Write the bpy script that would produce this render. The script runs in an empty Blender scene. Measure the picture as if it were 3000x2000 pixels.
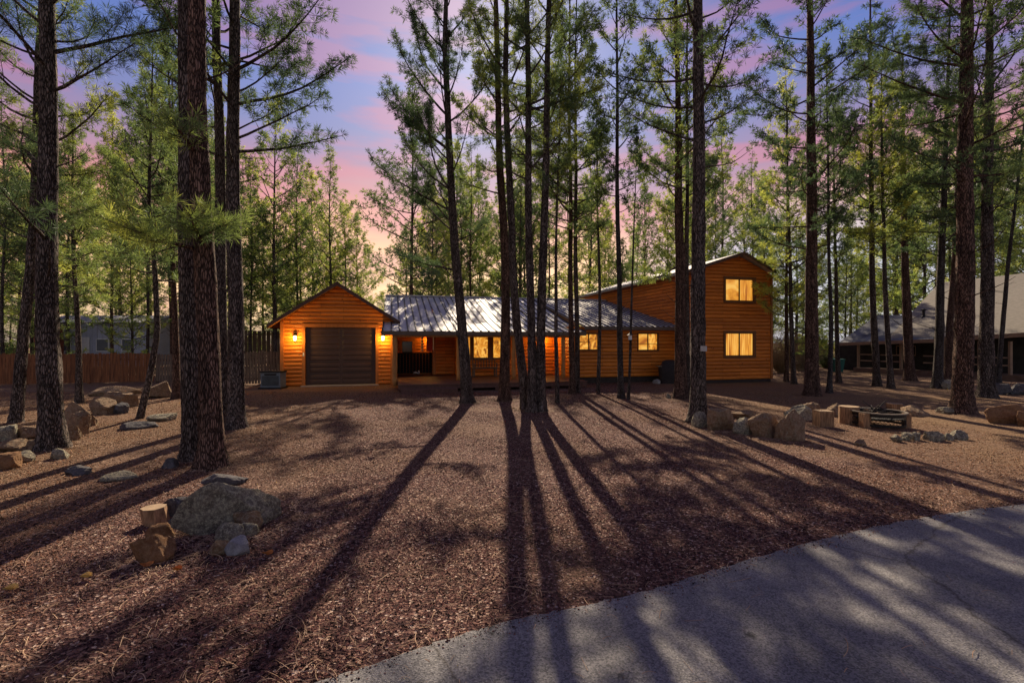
import bpy, bmesh, math, random
import numpy as np
from mathutils import Vector
R = math.radians
SC = bpy.context.scene
COL = SC.collection
FPX = 1403.0            # focal length in photo pixels (3000 wide)
CH = 2.0                # camera height

# ---------------------------------------------------------------- camera
cam = bpy.data.cameras.new('camera')
cam.sensor_width = 36.0
cam.lens = FPX / 3000 * 36
cam.clip_end = 2000
cam.clip_start = 0.05
co = bpy.data.objects.new('camera', cam)
COL.objects.link(co)
co.location = (0, 0, CH)
co.rotation_euler = (R(90), 0, 0)
SC.camera = co
SC.view_settings.view_transform = 'Standard'
SC.view_settings.look = 'None'
SC.view_settings.exposure = 0.68
SC.view_settings.gamma = 1.0
SUN_EL, SUN_AZ = 34.0, -2.2          # azimuth measured from +Y to +X

# ---------------------------------------------------------------- world
W = bpy.data.worlds.new('World')
SC.world = W
W.use_nodes = True
nt = W.node_tree
nt.nodes.clear()
def N(t, **kw):
    n = nt.nodes.new(t)
    for k, v in kw.items(): setattr(n, k, v)
    return n
def L(a, b): nt.links.new(a, b)
out = N('ShaderNodeOutputWorld')
sky = N('ShaderNodeTexSky', sky_type='NISHITA', sun_disc=False)
sky.sun_elevation = R(SUN_EL)
sky.sun_rotation = R(SUN_AZ)
bg1 = N('ShaderNodeBackground'); bg1.inputs[1].default_value = 0.018
L(sky.outputs[0], bg1.inputs[0])
tc = N('ShaderNodeTexCoord')
sep = N('ShaderNodeSeparateXYZ'); L(tc.outputs['Generated'], sep.inputs[0])
# distort the elevation a little so that the colour bands are uneven
nz0 = N('ShaderNodeTexNoise'); nz0.inputs['Scale'].default_value = 2.2; nz0.inputs['Detail'].default_value = 3
mp0 = N('ShaderNodeMapping'); mp0.inputs['Scale'].default_value = (1, 1, 3.0)
L(tc.outputs['Generated'], mp0.inputs[0]); L(mp0.outputs[0], nz0.inputs[0])
ma = N('ShaderNodeMath', operation='MULTIPLY_ADD'); ma.inputs[1].default_value = 0.16; L(nz0.outputs[0], ma.inputs[0])
sb = N('ShaderNodeMath', operation='SUBTRACT'); L(sep.outputs['Z'], sb.inputs[0]); sb.inputs[1].default_value = 0.08
L(sb.outputs[0], ma.inputs[2])
ramp = N('ShaderNodeValToRGB'); L(ma.outputs[0], ramp.inputs[0])
cr = ramp.color_ramp
stops = [(0.0, (.30, .22, .20)), (0.10, (2.0, 1.10, .42)), (0.19, (1.8, .85, .32)), (0.25, (1.15, .36, .24)),
         (0.32, (.55, .25, .42)), (0.39, (.24, .24, .60)), (0.46, (.11, .20, .70)), (0.56, (.045, .13, .58)), (0.85, (.012, .035, .15))]
while len(cr.elements) < len(stops): cr.elements.new(0.5)
for e, (p, c) in zip(cr.elements, stops):
    e.position = p; e.color = (*c, 1)
# clouds: long soft pink streaks
mp = N('ShaderNodeMapping'); mp.inputs['Scale'].default_value = (1.3, 1.3, 7.5); mp.inputs['Rotation'].default_value = (0, R(7), 0)
mp.inputs['Location'].default_value = (1.35, .6, 1.25)
L(tc.outputs['Generated'], mp.inputs[0])
nz = N('ShaderNodeTexNoise'); nz.inputs['Scale'].default_value = 2.3; nz.inputs['Detail'].default_value = 6; nz.inputs['Roughness'].default_value = .5
L(mp.outputs[0], nz.inputs[0])
cr2 = N('ShaderNodeValToRGB'); L(nz.outputs[0], cr2.inputs[0])
cr2.color_ramp.elements[0].position = .50; cr2.color_ramp.elements[0].color = (0, 0, 0, 1)
cr2.color_ramp.elements[1].position = .60; cr2.color_ramp.elements[1].color = (1, 1, 1, 1)
mul = N('ShaderNodeMath', operation='MULTIPLY'); L(cr2.outputs[0], mul.inputs[0]); mul.inputs[1].default_value = .68
cc = N('ShaderNodeValToRGB'); L(sep.outputs['Z'], cc.inputs[0])
cst = [(0.0, (1.15, .50, .22)), (.25, (1.1, .25, .20)), (.38, (.80, .19, .33)), (.6, (.46, .16, .44))]
while len(cc.color_ramp.elements) < 4: cc.color_ramp.elements.new(.5)
for e, (p, c) in zip(cc.color_ramp.elements, cst): e.position = p; e.color = (*c, 1)
mix = N('ShaderNodeMix', data_type='RGBA'); L(mul.outputs[0], mix.inputs['Factor'])
L(ramp.outputs[0], mix.inputs['A']); L(cc.outputs[0], mix.inputs['B'])
mrx = N('ShaderNodeMapRange'); mrx.inputs['From Min'].default_value = .18; mrx.inputs['From Max'].default_value = .45; L(sep.outputs['X'], mrx.inputs[0])
mrz = N('ShaderNodeMapRange'); mrz.inputs['From Min'].default_value = .30; mrz.inputs['From Max'].default_value = .16; L(sep.outputs['Z'], mrz.inputs[0])
mm_ = N('ShaderNodeMath', operation='MULTIPLY'); L(mrx.outputs[0], mm_.inputs[0]); L(mrz.outputs[0], mm_.inputs[1])
m8 = N('ShaderNodeMath', operation='MULTIPLY'); L(mm_.outputs[0], m8.inputs[0]); m8.inputs[1].default_value = .85
mix2 = N('ShaderNodeMix', data_type='RGBA'); L(m8.outputs[0], mix2.inputs['Factor']); L(mix.outputs['Result'], mix2.inputs['A']); mix2.inputs['B'].default_value = (.62, .70, .95, 1)
mry = N('ShaderNodeMapRange'); mry.inputs['From Min'].default_value = .05; mry.inputs['From Max'].default_value = -.5; L(sep.outputs['Y'], mry.inputs[0])
mrw = N('ShaderNodeMapRange'); mrw.inputs['From Min'].default_value = .75; mrw.inputs['From Max'].default_value = .35; L(sep.outputs['Z'], mrw.inputs[0])
mmy = N('ShaderNodeMath', operation='MULTIPLY'); L(mry.outputs[0], mmy.inputs[0]); L(mrw.outputs[0], mmy.inputs[1])
mix3 = N('ShaderNodeMix', data_type='RGBA'); L(mmy.outputs[0], mix3.inputs['Factor']); L(mix2.outputs['Result'], mix3.inputs['A']); mix3.inputs['B'].default_value = (.52, .50, .54, 1)
mix = mix3
bg2 = N('ShaderNodeBackground'); bg2.inputs[1].default_value = 0.365
L(mix.outputs['Result'], bg2.inputs[0])
add = N('ShaderNodeAddShader'); L(bg1.outputs[0], add.inputs[0]); L(bg2.outputs[0], add.inputs[1])
L(add.outputs[0], out.inputs[0])

# ---------------------------------------------------------------- sun
sl = bpy.data.lights.new('sun', 'SUN')
sl.energy = 5.0; sl.angle = R(0.5); sl.color = (1.0, .82, .60)
so = bpy.data.objects.new('sun', sl); COL.objects.link(so)
sd = Vector((math.sin(R(SUN_AZ)) * math.cos(R(SUN_EL)), math.cos(R(SUN_AZ)) * math.cos(R(SUN_EL)), math.sin(R(SUN_EL))))
so.rotation_euler = (-sd).to_track_quat('-Z', 'Y').to_euler()
so.location = (0, 30, 30)

# ---------------------------------------------------------------- materials
MATS = {}
def mat(name, col, rough=.8, metal=0.0, var=0.25, scale=6.0, stretch=(1, 1, 1), col2=None, bump=0.0, bscale=None,
        spec=.3, emit=None, estr=0.0, kind='noise', detail=6, obj_rand=0.0):
    if name in MATS: return MATS[name]
    m = bpy.data.materials.new(name); m.use_nodes = True
    t = m.node_tree; b = t.nodes['Principled BSDF']
    b.inputs['Roughness'].default_value = rough
    b.inputs['Metallic'].default_value = metal
    b.inputs['Specular IOR Level'].default_value = spec
    tc = t.nodes.new('ShaderNodeTexCoord')
    mp = t.nodes.new('ShaderNodeMapping'); mp.inputs['Scale'].default_value = stretch
    t.links.new(tc.outputs['Object'], mp.inputs[0])
    if kind == 'vor':
        nz = t.nodes.new('ShaderNodeTexVoronoi'); nz.inputs['Scale'].default_value = scale
        fac = nz.outputs['Color']
    else:
        nz = t.nodes.new('ShaderNodeTexNoise'); nz.inputs['Scale'].default_value = scale
        nz.inputs['Detail'].default_value = detail; nz.inputs['Roughness'].default_value = .65
        fac = nz.outputs[0]
    t.links.new(mp.outputs[0], nz.inputs[0])
    rp = t.nodes.new('ShaderNodeValToRGB')
    c2 = col2 if col2 else tuple(c * (1 - var) for c in col)
    rp.color_ramp.elements[0].position = .35; rp.color_ramp.elements[0].color = (*c2, 1)
    rp.color_ramp.elements[1].position = .65; rp.color_ramp.elements[1].color = (*col, 1)
    t.links.new(fac, rp.inputs[0])
    src = rp.outputs[0]
    if obj_rand:
        oi = t.nodes.new('ShaderNodeObjectInfo')
        mr = t.nodes.new('ShaderNodeMapRange'); mr.inputs['To Min'].default_value = 1 - obj_rand; mr.inputs['To Max'].default_value = 1 + obj_rand
        t.links.new(oi.outputs['Random'], mr.inputs[0])
        hs = t.nodes.new('ShaderNodeHueSaturation'); t.links.new(mr.outputs[0], hs.inputs['Value']); t.links.new(src, hs.inputs['Color'])
        src = hs.outputs[0]
    t.links.new(src, b.inputs['Base Color'])
    if bump:
        bp = t.nodes.new('ShaderNodeBump'); bp.inputs['Strength'].default_value = bump; bp.inputs['Distance'].default_value = .02
        if bscale:
            n2 = t.nodes.new('ShaderNodeTexNoise'); n2.inputs['Scale'].default_value = bscale; n2.inputs['Detail'].default_value = 8
            t.links.new(mp.outputs[0], n2.inputs[0]); t.links.new(n2.outputs[0], bp.inputs['Height'])
        else:
            t.links.new(fac, bp.inputs['Height'])
        t.links.new(bp.outputs[0], b.inputs['Normal'])
    if emit:
        b.inputs['Emission Color'].default_value = (*emit, 1); b.inputs['Emission Strength'].default_value = estr
    MATS[name] = m
    return m

def bark_mat(name, c_hi, c_lo, sc=1.0):
    m = bpy.data.materials.new(name); m.use_nodes = True
    t = m.node_tree; b = t.nodes['Principled BSDF']; b.inputs['Roughness'].default_value = .9
    b.inputs['Specular IOR Level'].default_value = .15
    tc = t.nodes.new('ShaderNodeTexCoord')
    nz = t.nodes.new('ShaderNodeTexNoise'); nz.inputs['Scale'].default_value = 5; nz.inputs['Detail'].default_value = 4
    t.links.new(tc.outputs['Object'], nz.inputs[0])
    wr = t.nodes.new('ShaderNodeMix'); wr.data_type = 'VECTOR'; wr.inputs['Factor'].default_value = .06
    t.links.new(tc.outputs['Object'], wr.inputs['A']); t.links.new(nz.outputs['Color'], wr.inputs['B'])
    mp = t.nodes.new('ShaderNodeMapping'); mp.inputs['Scale'].default_value = (1, 1, .17)
    t.links.new(wr.outputs['Result'], mp.inputs[0])
    v = t.nodes.new('ShaderNodeTexVoronoi'); v.feature = 'DISTANCE_TO_EDGE'; v.inputs['Scale'].default_value = 40 * sc
    t.links.new(mp.outputs[0], v.inputs[0])
    rp = t.nodes.new('ShaderNodeValToRGB')
    rp.color_ramp.elements[0].position = .0; rp.color_ramp.elements[0].color = (.16, .15, .15, 1)
    rp.color_ramp.elements[1].position = .20; rp.color_ramp.elements[1].color = (1, 1, 1, 1)
    t.links.new(v.outputs[0], rp.inputs[0])
    n2 = t.nodes.new('ShaderNodeTexNoise'); n2.inputs['Scale'].default_value = 9.0; n2.inputs['Detail'].default_value = 9; n2.inputs['Roughness'].default_value = .75
    t.links.new(mp.outputs[0], n2.inputs[0])
    r2 = t.nodes.new('ShaderNodeValToRGB')
    r2.color_ramp.elements[0].position = .4; r2.color_ramp.elements[0].color = (*c_lo, 1)
    r2.color_ramp.elements[1].position = .62; r2.color_ramp.elements[1].color = (*c_hi, 1)
    t.links.new(n2.outputs[0], r2.inputs[0])
    mx = t.nodes.new('ShaderNodeMix'); mx.data_type = 'RGBA'; mx.blend_type = 'MULTIPLY'; mx.inputs['Factor'].default_value = 1
    t.links.new(r2.outputs[0], mx.inputs['A']); t.links.new(rp.outputs[0], mx.inputs['B'])
    t.links.new(mx.outputs['Result'], b.inputs['Base Color'])
    bp = t.nodes.new('ShaderNodeBump'); bp.inputs['Strength'].default_value = 1.0; bp.inputs['Distance'].default_value = .05
    t.links.new(rp.outputs[0], bp.inputs['Height']); t.links.new(bp.outputs[0], b.inputs['Normal'])
    return m
BARK = bark_mat('bark_grey_brown', (.27, .215, .185), (.080, .061, .053))
BARK_RED = bark_mat('bark_red_brown', (.29, .175, .130), (.090, .054, .042))
BARK_GREY = bark_mat('bark_pale_grey', (.19, .165, .155), (.08, .066, .062), 1.3)

def needle_mat(name, hi, lo, yel):
    m = bpy.data.materials.new(name); m.use_nodes = True
    t = m.node_tree; t.nodes.clear()
    o = t.nodes.new('ShaderNodeOutputMaterial')
    d = t.nodes.new('ShaderNodeBsdfDiffuse'); tr = t.nodes.new('ShaderNodeBsdfTranslucent'); g = t.nodes.new('ShaderNodeBsdfGlossy')
    g.inputs['Roughness'].default_value = .45; g.inputs['Color'].default_value = (.6, .65, .6, 1)
    tc = t.nodes.new('ShaderNodeTexCoord'); n = t.nodes.new('ShaderNodeTexNoise'); n.inputs['Scale'].default_value = 1.3; n.inputs['Detail'].default_value = 5
    t.links.new(tc.outputs['Object'], n.inputs[0])
    oi = t.nodes.new('ShaderNodeObjectInfo')
    ad = t.nodes.new('ShaderNodeMath'); ad.operation = 'MULTIPLY_ADD'; ad.inputs[1].default_value = .3
    t.links.new(oi.outputs['Random'], ad.inputs[0])
    s2 = t.nodes.new('ShaderNodeMath'); s2.operation = 'SUBTRACT'; s2.inputs[1].default_value = .15
    t.links.new(n.outputs[0], s2.inputs[0]); t.links.new(s2.outputs[0], ad.inputs[2])
    r = t.nodes.new('ShaderNodeValToRGB'); r.color_ramp.elements.new(.5)
    for e, p, c in zip(r.color_ramp.elements, (.34, .52, .72), (lo, hi, yel)): e.position = p; e.color = (*c, 1)
    t.links.new(ad.outputs[0], r.inputs[0])
    t.links.new(r.outputs[0], d.inputs[0])
    hs = t.nodes.new('ShaderNodeHueSaturation'); hs.inputs['Value'].default_value = 1.45; hs.inputs['Hue'].default_value = .492
    t.links.new(r.outputs[0], hs.inputs['Color']); t.links.new(hs.outputs[0], tr.inputs[0])
    mx = t.nodes.new('ShaderNodeMixShader'); mx.inputs[0].default_value = .48
    t.links.new(d.outputs[0], mx.inputs[1]); t.links.new(tr.outputs[0], mx.inputs[2])
    m2 = t.nodes.new('ShaderNodeMixShader'); m2.inputs[0].default_value = .05
    t.links.new(mx.outputs[0], m2.inputs[1]); t.links.new(g.outputs[0], m2.inputs[2])
    t.links.new(m2.outputs[0], o.inputs[0])
    return m
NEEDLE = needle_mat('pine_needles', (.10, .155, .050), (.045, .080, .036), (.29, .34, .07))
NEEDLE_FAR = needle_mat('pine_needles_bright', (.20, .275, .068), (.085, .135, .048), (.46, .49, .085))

def ground_mat():
    m = bpy.data.materials.new('cinder_gravel'); m.use_nodes = True
    t = m.node_tree; b = t.nodes['Principled BSDF']; b.inputs['Roughness'].default_value = .95; b.inputs['Specular IOR Level'].default_value = .1
    tc = t.nodes.new('ShaderNodeTexCoord')
    v = t.nodes.new('ShaderNodeTexVoronoi'); v.inputs['Scale'].default_value = 50; v.inputs['Randomness'].default_value = 1
    t.links.new(tc.outputs['Object'], v.inputs[0])
    sx = t.nodes.new('ShaderNodeSeparateColor'); t.links.new(v.outputs['Color'], sx.inputs[0])
    r = t.nodes.new('ShaderNodeValToRGB')
    for i in range(4): r.color_ramp.elements.new(.5)
    for e, p, c in zip(r.color_ramp.elements, (0, .3, .55, .75, .92, 1.0),
                       ((.024, .013, .014), (.062, .031, .030), (.11, .055, .050), (.18, .095, .078), (.30, .185, .14), (.56, .43, .36))):
        e.position = p; e.color = (*c, 1)
    t.links.new(sx.outputs[0], r.inputs[0])
    # large patches: pine straw, tan dirt
    n1 = t.nodes.new('ShaderNodeTexNoise'); n1.inputs['Scale'].default_value = .33; n1.inputs['Detail'].default_value = 9; n1.inputs['Roughness'].default_value = .62
    t.links.new(tc.outputs['Object'], n1.inputs[0])
    r1 = t.nodes.new('ShaderNodeValToRGB'); r1.color_ramp.elements[0].position = .46; r1.color_ramp.elements[1].position = .66
    t.links.new(n1.outputs[0], r1.inputs[0])
    # more straw towards the right yard and left bank (where the gravel runs out)
    sp = t.nodes.new('ShaderNodeSeparateXYZ'); t.links.new(tc.outputs['Object'], sp.inputs[0])
    mr = t.nodes.new('ShaderNodeMapRange'); mr.inputs['From Min'].default_value = 4.5; mr.inputs['From Max'].default_value = 8.5; mr.clamp = True
    t.links.new(sp.outputs['X'], mr.inputs[0])
    ml = t.nodes.new('ShaderNodeMapRange'); ml.inputs['From Min'].default_value = -4.0; ml.inputs['From Max'].default_value = -8.0; ml.clamp = True
    t.links.new(sp.outputs['X'], ml.inputs[0])
    mxx = t.nodes.new('ShaderNodeMath'); mxx.operation = 'MAXIMUM'; t.links.new(mr.outputs[0], mxx.inputs[0]); t.links.new(ml.outputs[0], mxx.inputs[1])
    far = t.nodes.new('ShaderNodeMapRange'); far.inputs['From Min'].default_value = 23; far.inputs['From Max'].default_value = 30; far.clamp = True
    t.links.new(sp.outputs['Y'], far.inputs[0])
    mx3 = t.nodes.new('ShaderNodeMath'); mx3.operation = 'MAXIMUM'; t.links.new(mxx.outputs[0], mx3.inputs[0]); t.links.new(far.outputs[0], mx3.inputs[1])
    md = t.nodes.new('ShaderNodeMath'); md.operation = 'MULTIPLY_ADD'; md.inputs[1].default_value = .6; md.use_clamp = True
    t.links.new(mx3.outputs[0], md.inputs[0])
    mh = t.nodes.new('ShaderNodeMath'); mh.operation = 'MULTIPLY'; mh.inputs[1].default_value = .45; t.links.new(r1.outputs[0], mh.inputs[0]); t.links.new(mh.outputs[0], md.inputs[2])
    n3 = t.nodes.new('ShaderNodeTexNoise'); n3.inputs['Scale'].default_value = 19; n3.inputs['Detail'].default_value = 10; n3.inputs['Roughness'].default_value = .8
    t.links.new(tc.outputs['Object'], n3.inputs[0])
    r3 = t.nodes.new('ShaderNodeValToRGB'); r3.color_ramp.elements.new(.5)
    for e, p, c in zip(r3.color_ramp.elements, (.3, .5, .68), ((.040, .024, .015), (.19, .118, .066), (.56, .38, .22))): e.position = p; e.color = (*c, 1)
    t.links.new(n3.outputs[0], r3.inputs[0])
    mx = t.nodes.new('ShaderNodeMix'); mx.data_type = 'RGBA'
    t.links.new(md.outputs[0], mx.inputs['Factor']); t.links.new(r.outputs[0], mx.inputs['A']); t.links.new(r3.outputs[0], mx.inputs['B'])
    t.links.new(mx.outputs['Result'], b.inputs['Base Color'])
    a = t.nodes.new('ShaderNodeMath'); a.operation = 'ADD'; t.links.new(v.outputs['Distance'], a.inputs[0]); t.links.new(n3.outputs[0], a.inputs[1])
    bp = t.nodes.new('ShaderNodeBump'); bp.inputs['Strength'].default_value = .9; bp.inputs['Distance'].default_value = .02
    t.links.new(a.outputs[0], bp.inputs['Height']); t.links.new(bp.outputs[0], b.inputs['Normal'])
    return m

def road_mat():
    m = bpy.data.materials.new('weathered_asphalt'); m.use_nodes = True
    t = m.node_tree; b = t.nodes['Principled BSDF']; b.inputs['Roughness'].default_value = .85; b.inputs['Specular IOR Level'].default_value = .25
    tc = t.nodes.new('ShaderNodeTexCoord')
    n = t.nodes.new('ShaderNodeTexNoise'); n.inputs['Scale'].default_value = 1.2; n.inputs['Detail'].default_value = 8; n.inputs['Roughness'].default_value = .6
    t.links.new(tc.outputs['Object'], n.inputs[0])
    r = t.nodes.new('ShaderNodeValToRGB'); r.color_ramp.elements[0].position = .35; r.color_ramp.elements[1].position = .68
    r.color_ramp.elements[0].color = (.16, .160, .166, 1); r.color_ramp.elements[1].color = (.27, .264, .258, 1)
    t.links.new(n.outputs[0], r.inputs[0])
    v = t.nodes.new('ShaderNodeTexVoronoi'); v.inputs['Scale'].default_value = 95
    t.links.new(tc.outputs['Object'], v.inputs[0])
    sx = t.nodes.new('ShaderNodeSeparateColor'); t.links.new(v.outputs['Color'], sx.inputs[0])
    r2 = t.nodes.new('ShaderNodeValToRGB'); r2.color_ramp.elements[0].color = (.45, .45, .46, 1); r2.color_ramp.elements[1].color = (1.25, 1.22, 1.2, 1)
    t.links.new(sx.outputs[0], r2.inputs[0])
    # oil spots and tar stains with a shape of their own
    n4 = t.nodes.new('ShaderNodeTexNoise'); n4.inputs['Scale'].default_value = 2.6; n4.inputs['Detail'].default_value = 5
    t.links.new(tc.outputs['Object'], n4.inputs[0])
    r4 = t.nodes.new('ShaderNodeValToRGB'); r4.color_ramp.elements[0].position = .27; r4.color_ramp.elements[1].position = .31
    r4.color_ramp.elements[0].color = (.3, .3, .3, 1); r4.color_ramp.elements[1].color = (1, 1, 1, 1)
    t.links.new(n4.outputs[0], r4.inputs[0])
    mx = t.nodes.new('ShaderNodeMix'); mx.data_type = 'RGBA'; mx.blend_type = 'MULTIPLY'; mx.inputs['Factor'].default_value = 1
    t.links.new(r.outputs[0], mx.inputs['A']); t.links.new(r2.outputs[0], mx.inputs['B'])
    m5 = t.nodes.new('ShaderNodeMix'); m5.data_type = 'RGBA'; m5.blend_type = 'MULTIPLY'; m5.inputs['Factor'].default_value = 1
    t.links.new(mx.outputs['Result'], m5.inputs['A']); t.links.new(r4.outputs[0], m5.inputs['B'])
    # hairline cracks
    v3 = t.nodes.new('ShaderNodeTexVoronoi'); v3.feature = 'DISTANCE_TO_EDGE'; v3.inputs['Scale'].default_value = .45
    wv = t.nodes.new('ShaderNodeMix'); wv.data_type = 'VECTOR'; wv.inputs['Factor'].default_value = .35
    t.links.new(tc.outputs['Object'], wv.inputs['A']); t.links.new(n.outputs['Color'], wv.inputs['B']); t.links.new(wv.outputs['Result'], v3.inputs[0])
    r5 = t.nodes.new('ShaderNodeValToRGB'); r5.color_ramp.elements[0].position = .0; r5.color_ramp.elements[1].position = .006
    r5.color_ramp.elements[0].color = (.45, .42, .4, 1); r5.color_ramp.elements[1].color = (1, 1, 1, 1)
    t.links.new(v3.outputs[0], r5.inputs[0])
    m6 = t.nodes.new('ShaderNodeMix'); m6.data_type = 'RGBA'; m6.blend_type = 'MULTIPLY'; m6.inputs['Factor'].default_value = 1
    t.links.new(m5.outputs['Result'], m6.inputs['A']); t.links.new(r5.outputs[0], m6.inputs['B'])
    t.links.new(m6.outputs['Result'], b.inputs['Base Color'])
    bp = t.nodes.new('ShaderNodeBump'); bp.inputs['Strength'].default_value = .7; bp.inputs['Distance'].default_value = .006
    t.links.new(v.outputs['Distance'], bp.inputs['Height']); t.links.new(bp.outputs[0], b.inputs['Normal'])
    return m

def rock_mat(name, hi, lo, lichen=(.34, .33, .24), lam=.5):
    m = bpy.data.materials.new(name); m.use_nodes = True
    t = m.node_tree; b = t.nodes['Principled BSDF']; b.inputs['Roughness'].default_value = .9; b.inputs['Specular IOR Level'].default_value = .2
    tc = t.nodes.new('ShaderNodeTexCoord')
    n = t.nodes.new('ShaderNodeTexNoise'); n.inputs['Scale'].default_value = 7; n.inputs['Detail'].default_value = 12; n.inputs['Roughness'].default_value = .8
    t.links.new(tc.outputs['Object'], n.inputs[0])
    r = t.nodes.new('ShaderNodeValToRGB'); r.color_ramp.elements[0].position = .38; r.color_ramp.elements[1].position = .64
    r.color_ramp.elements[0].color = (*lo, 1); r.color_ramp.elements[1].color = (*hi, 1)
    t.links.new(n.outputs[0], r.inputs[0])
    n2 = t.nodes.new('ShaderNodeTexNoise'); n2.inputs['Scale'].default_value = 28; n2.inputs['Detail'].default_value = 12; n2.inputs['Roughness'].default_value = .9
    t.links.new(tc.outputs['Object'], n2.inputs[0])
    r2 = t.nodes.new('ShaderNodeValToRGB'); r2.color_ramp.elements[0].position = .50; r2.color_ramp.elements[1].position = .55
    r2.color_ramp.elements[0].color = (0, 0, 0, 1); r2.color_ramp.elements[1].color = (lam, lam, lam, 1)
    t.links.new(n2.outputs[0], r2.inputs[0])
    mx = t.nodes.new('ShaderNodeMix'); mx.data_type = 'RGBA'; mx.inputs['B'].default_value = (*lichen, 1)
    t.links.new(r2.outputs[0], mx.inputs['Factor']); t.links.new(r.outputs[0], mx.inputs['A'])
    t.links.new(mx.outputs['Result'], b.inputs['Base Color'])
    bp = t.nodes.new('ShaderNodeBump'); bp.inputs['Strength'].default_value = 1.0; bp.inputs['Distance'].default_value = .06
    t.links.new(n.outputs[0], bp.inputs['Height']); t.links.new(bp.outputs[0], b.inputs['Normal'])
    return m
ROCK_BR = rock_mat('sandstone_brown', (.34, .21, .12), (.14, .078, .044))
ROCK_OR = rock_mat('sandstone_orange', (.32, .165, .075), (.17, .080, .036), (.34, .24, .14), .4)
ROCK_GR = rock_mat('granite_grey', (.30, .26, .20), (.10, .082, .064), (.50, .47, .32), .8)
ROCK_DK = rock_mat('basalt_dark', (.13, .12, .13), (.06, .055, .06), (.22, .22, .20), .4)
ROCK_WH = rock_mat('quartz_white', (.42, .40, .40), (.22, .21, .22), (.5, .5, .48), .3)

def glow_mat(name, kind, s=1.0):
    """lit room seen through a window: warm light on curtains / pine walls"""
    m = bpy.data.materials.new(name); m.use_nodes = True
    t = m.node_tree; b = t.nodes['Principled BSDF']; b.inputs['Roughness'].default_value = .2
    tc = t.nodes.new('ShaderNodeTexCoord'); mp = t.nodes.new('ShaderNodeMapping')
    t.links.new(tc.outputs['Object'], mp.inputs[0])
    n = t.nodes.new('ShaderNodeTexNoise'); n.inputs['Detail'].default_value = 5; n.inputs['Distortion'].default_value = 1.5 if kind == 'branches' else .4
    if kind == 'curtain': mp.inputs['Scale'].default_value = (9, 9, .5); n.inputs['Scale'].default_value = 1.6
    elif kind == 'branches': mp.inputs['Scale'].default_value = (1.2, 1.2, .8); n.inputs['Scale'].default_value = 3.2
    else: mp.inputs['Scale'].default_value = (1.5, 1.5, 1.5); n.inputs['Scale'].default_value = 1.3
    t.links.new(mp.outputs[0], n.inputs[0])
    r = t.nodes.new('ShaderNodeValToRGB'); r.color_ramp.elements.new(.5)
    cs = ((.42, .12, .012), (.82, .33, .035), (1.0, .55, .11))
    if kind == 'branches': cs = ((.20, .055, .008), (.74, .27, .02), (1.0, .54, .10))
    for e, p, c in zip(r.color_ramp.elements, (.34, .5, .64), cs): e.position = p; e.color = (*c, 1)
    t.links.new(n.outputs[0], r.inputs[0])
    t.links.new(r.outputs[0], b.inputs['Emission Color']); b.inputs['Emission Strength'].default_value = s
    b.inputs['Base Color'].default_value = (.1, .06, .03, 1)
    return m
GLOW_C = glow_mat('lit_curtain', 'curtain', .62)
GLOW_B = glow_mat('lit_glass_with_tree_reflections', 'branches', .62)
GLOW_R = glow_mat('lit_room', 'room', .58)

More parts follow.
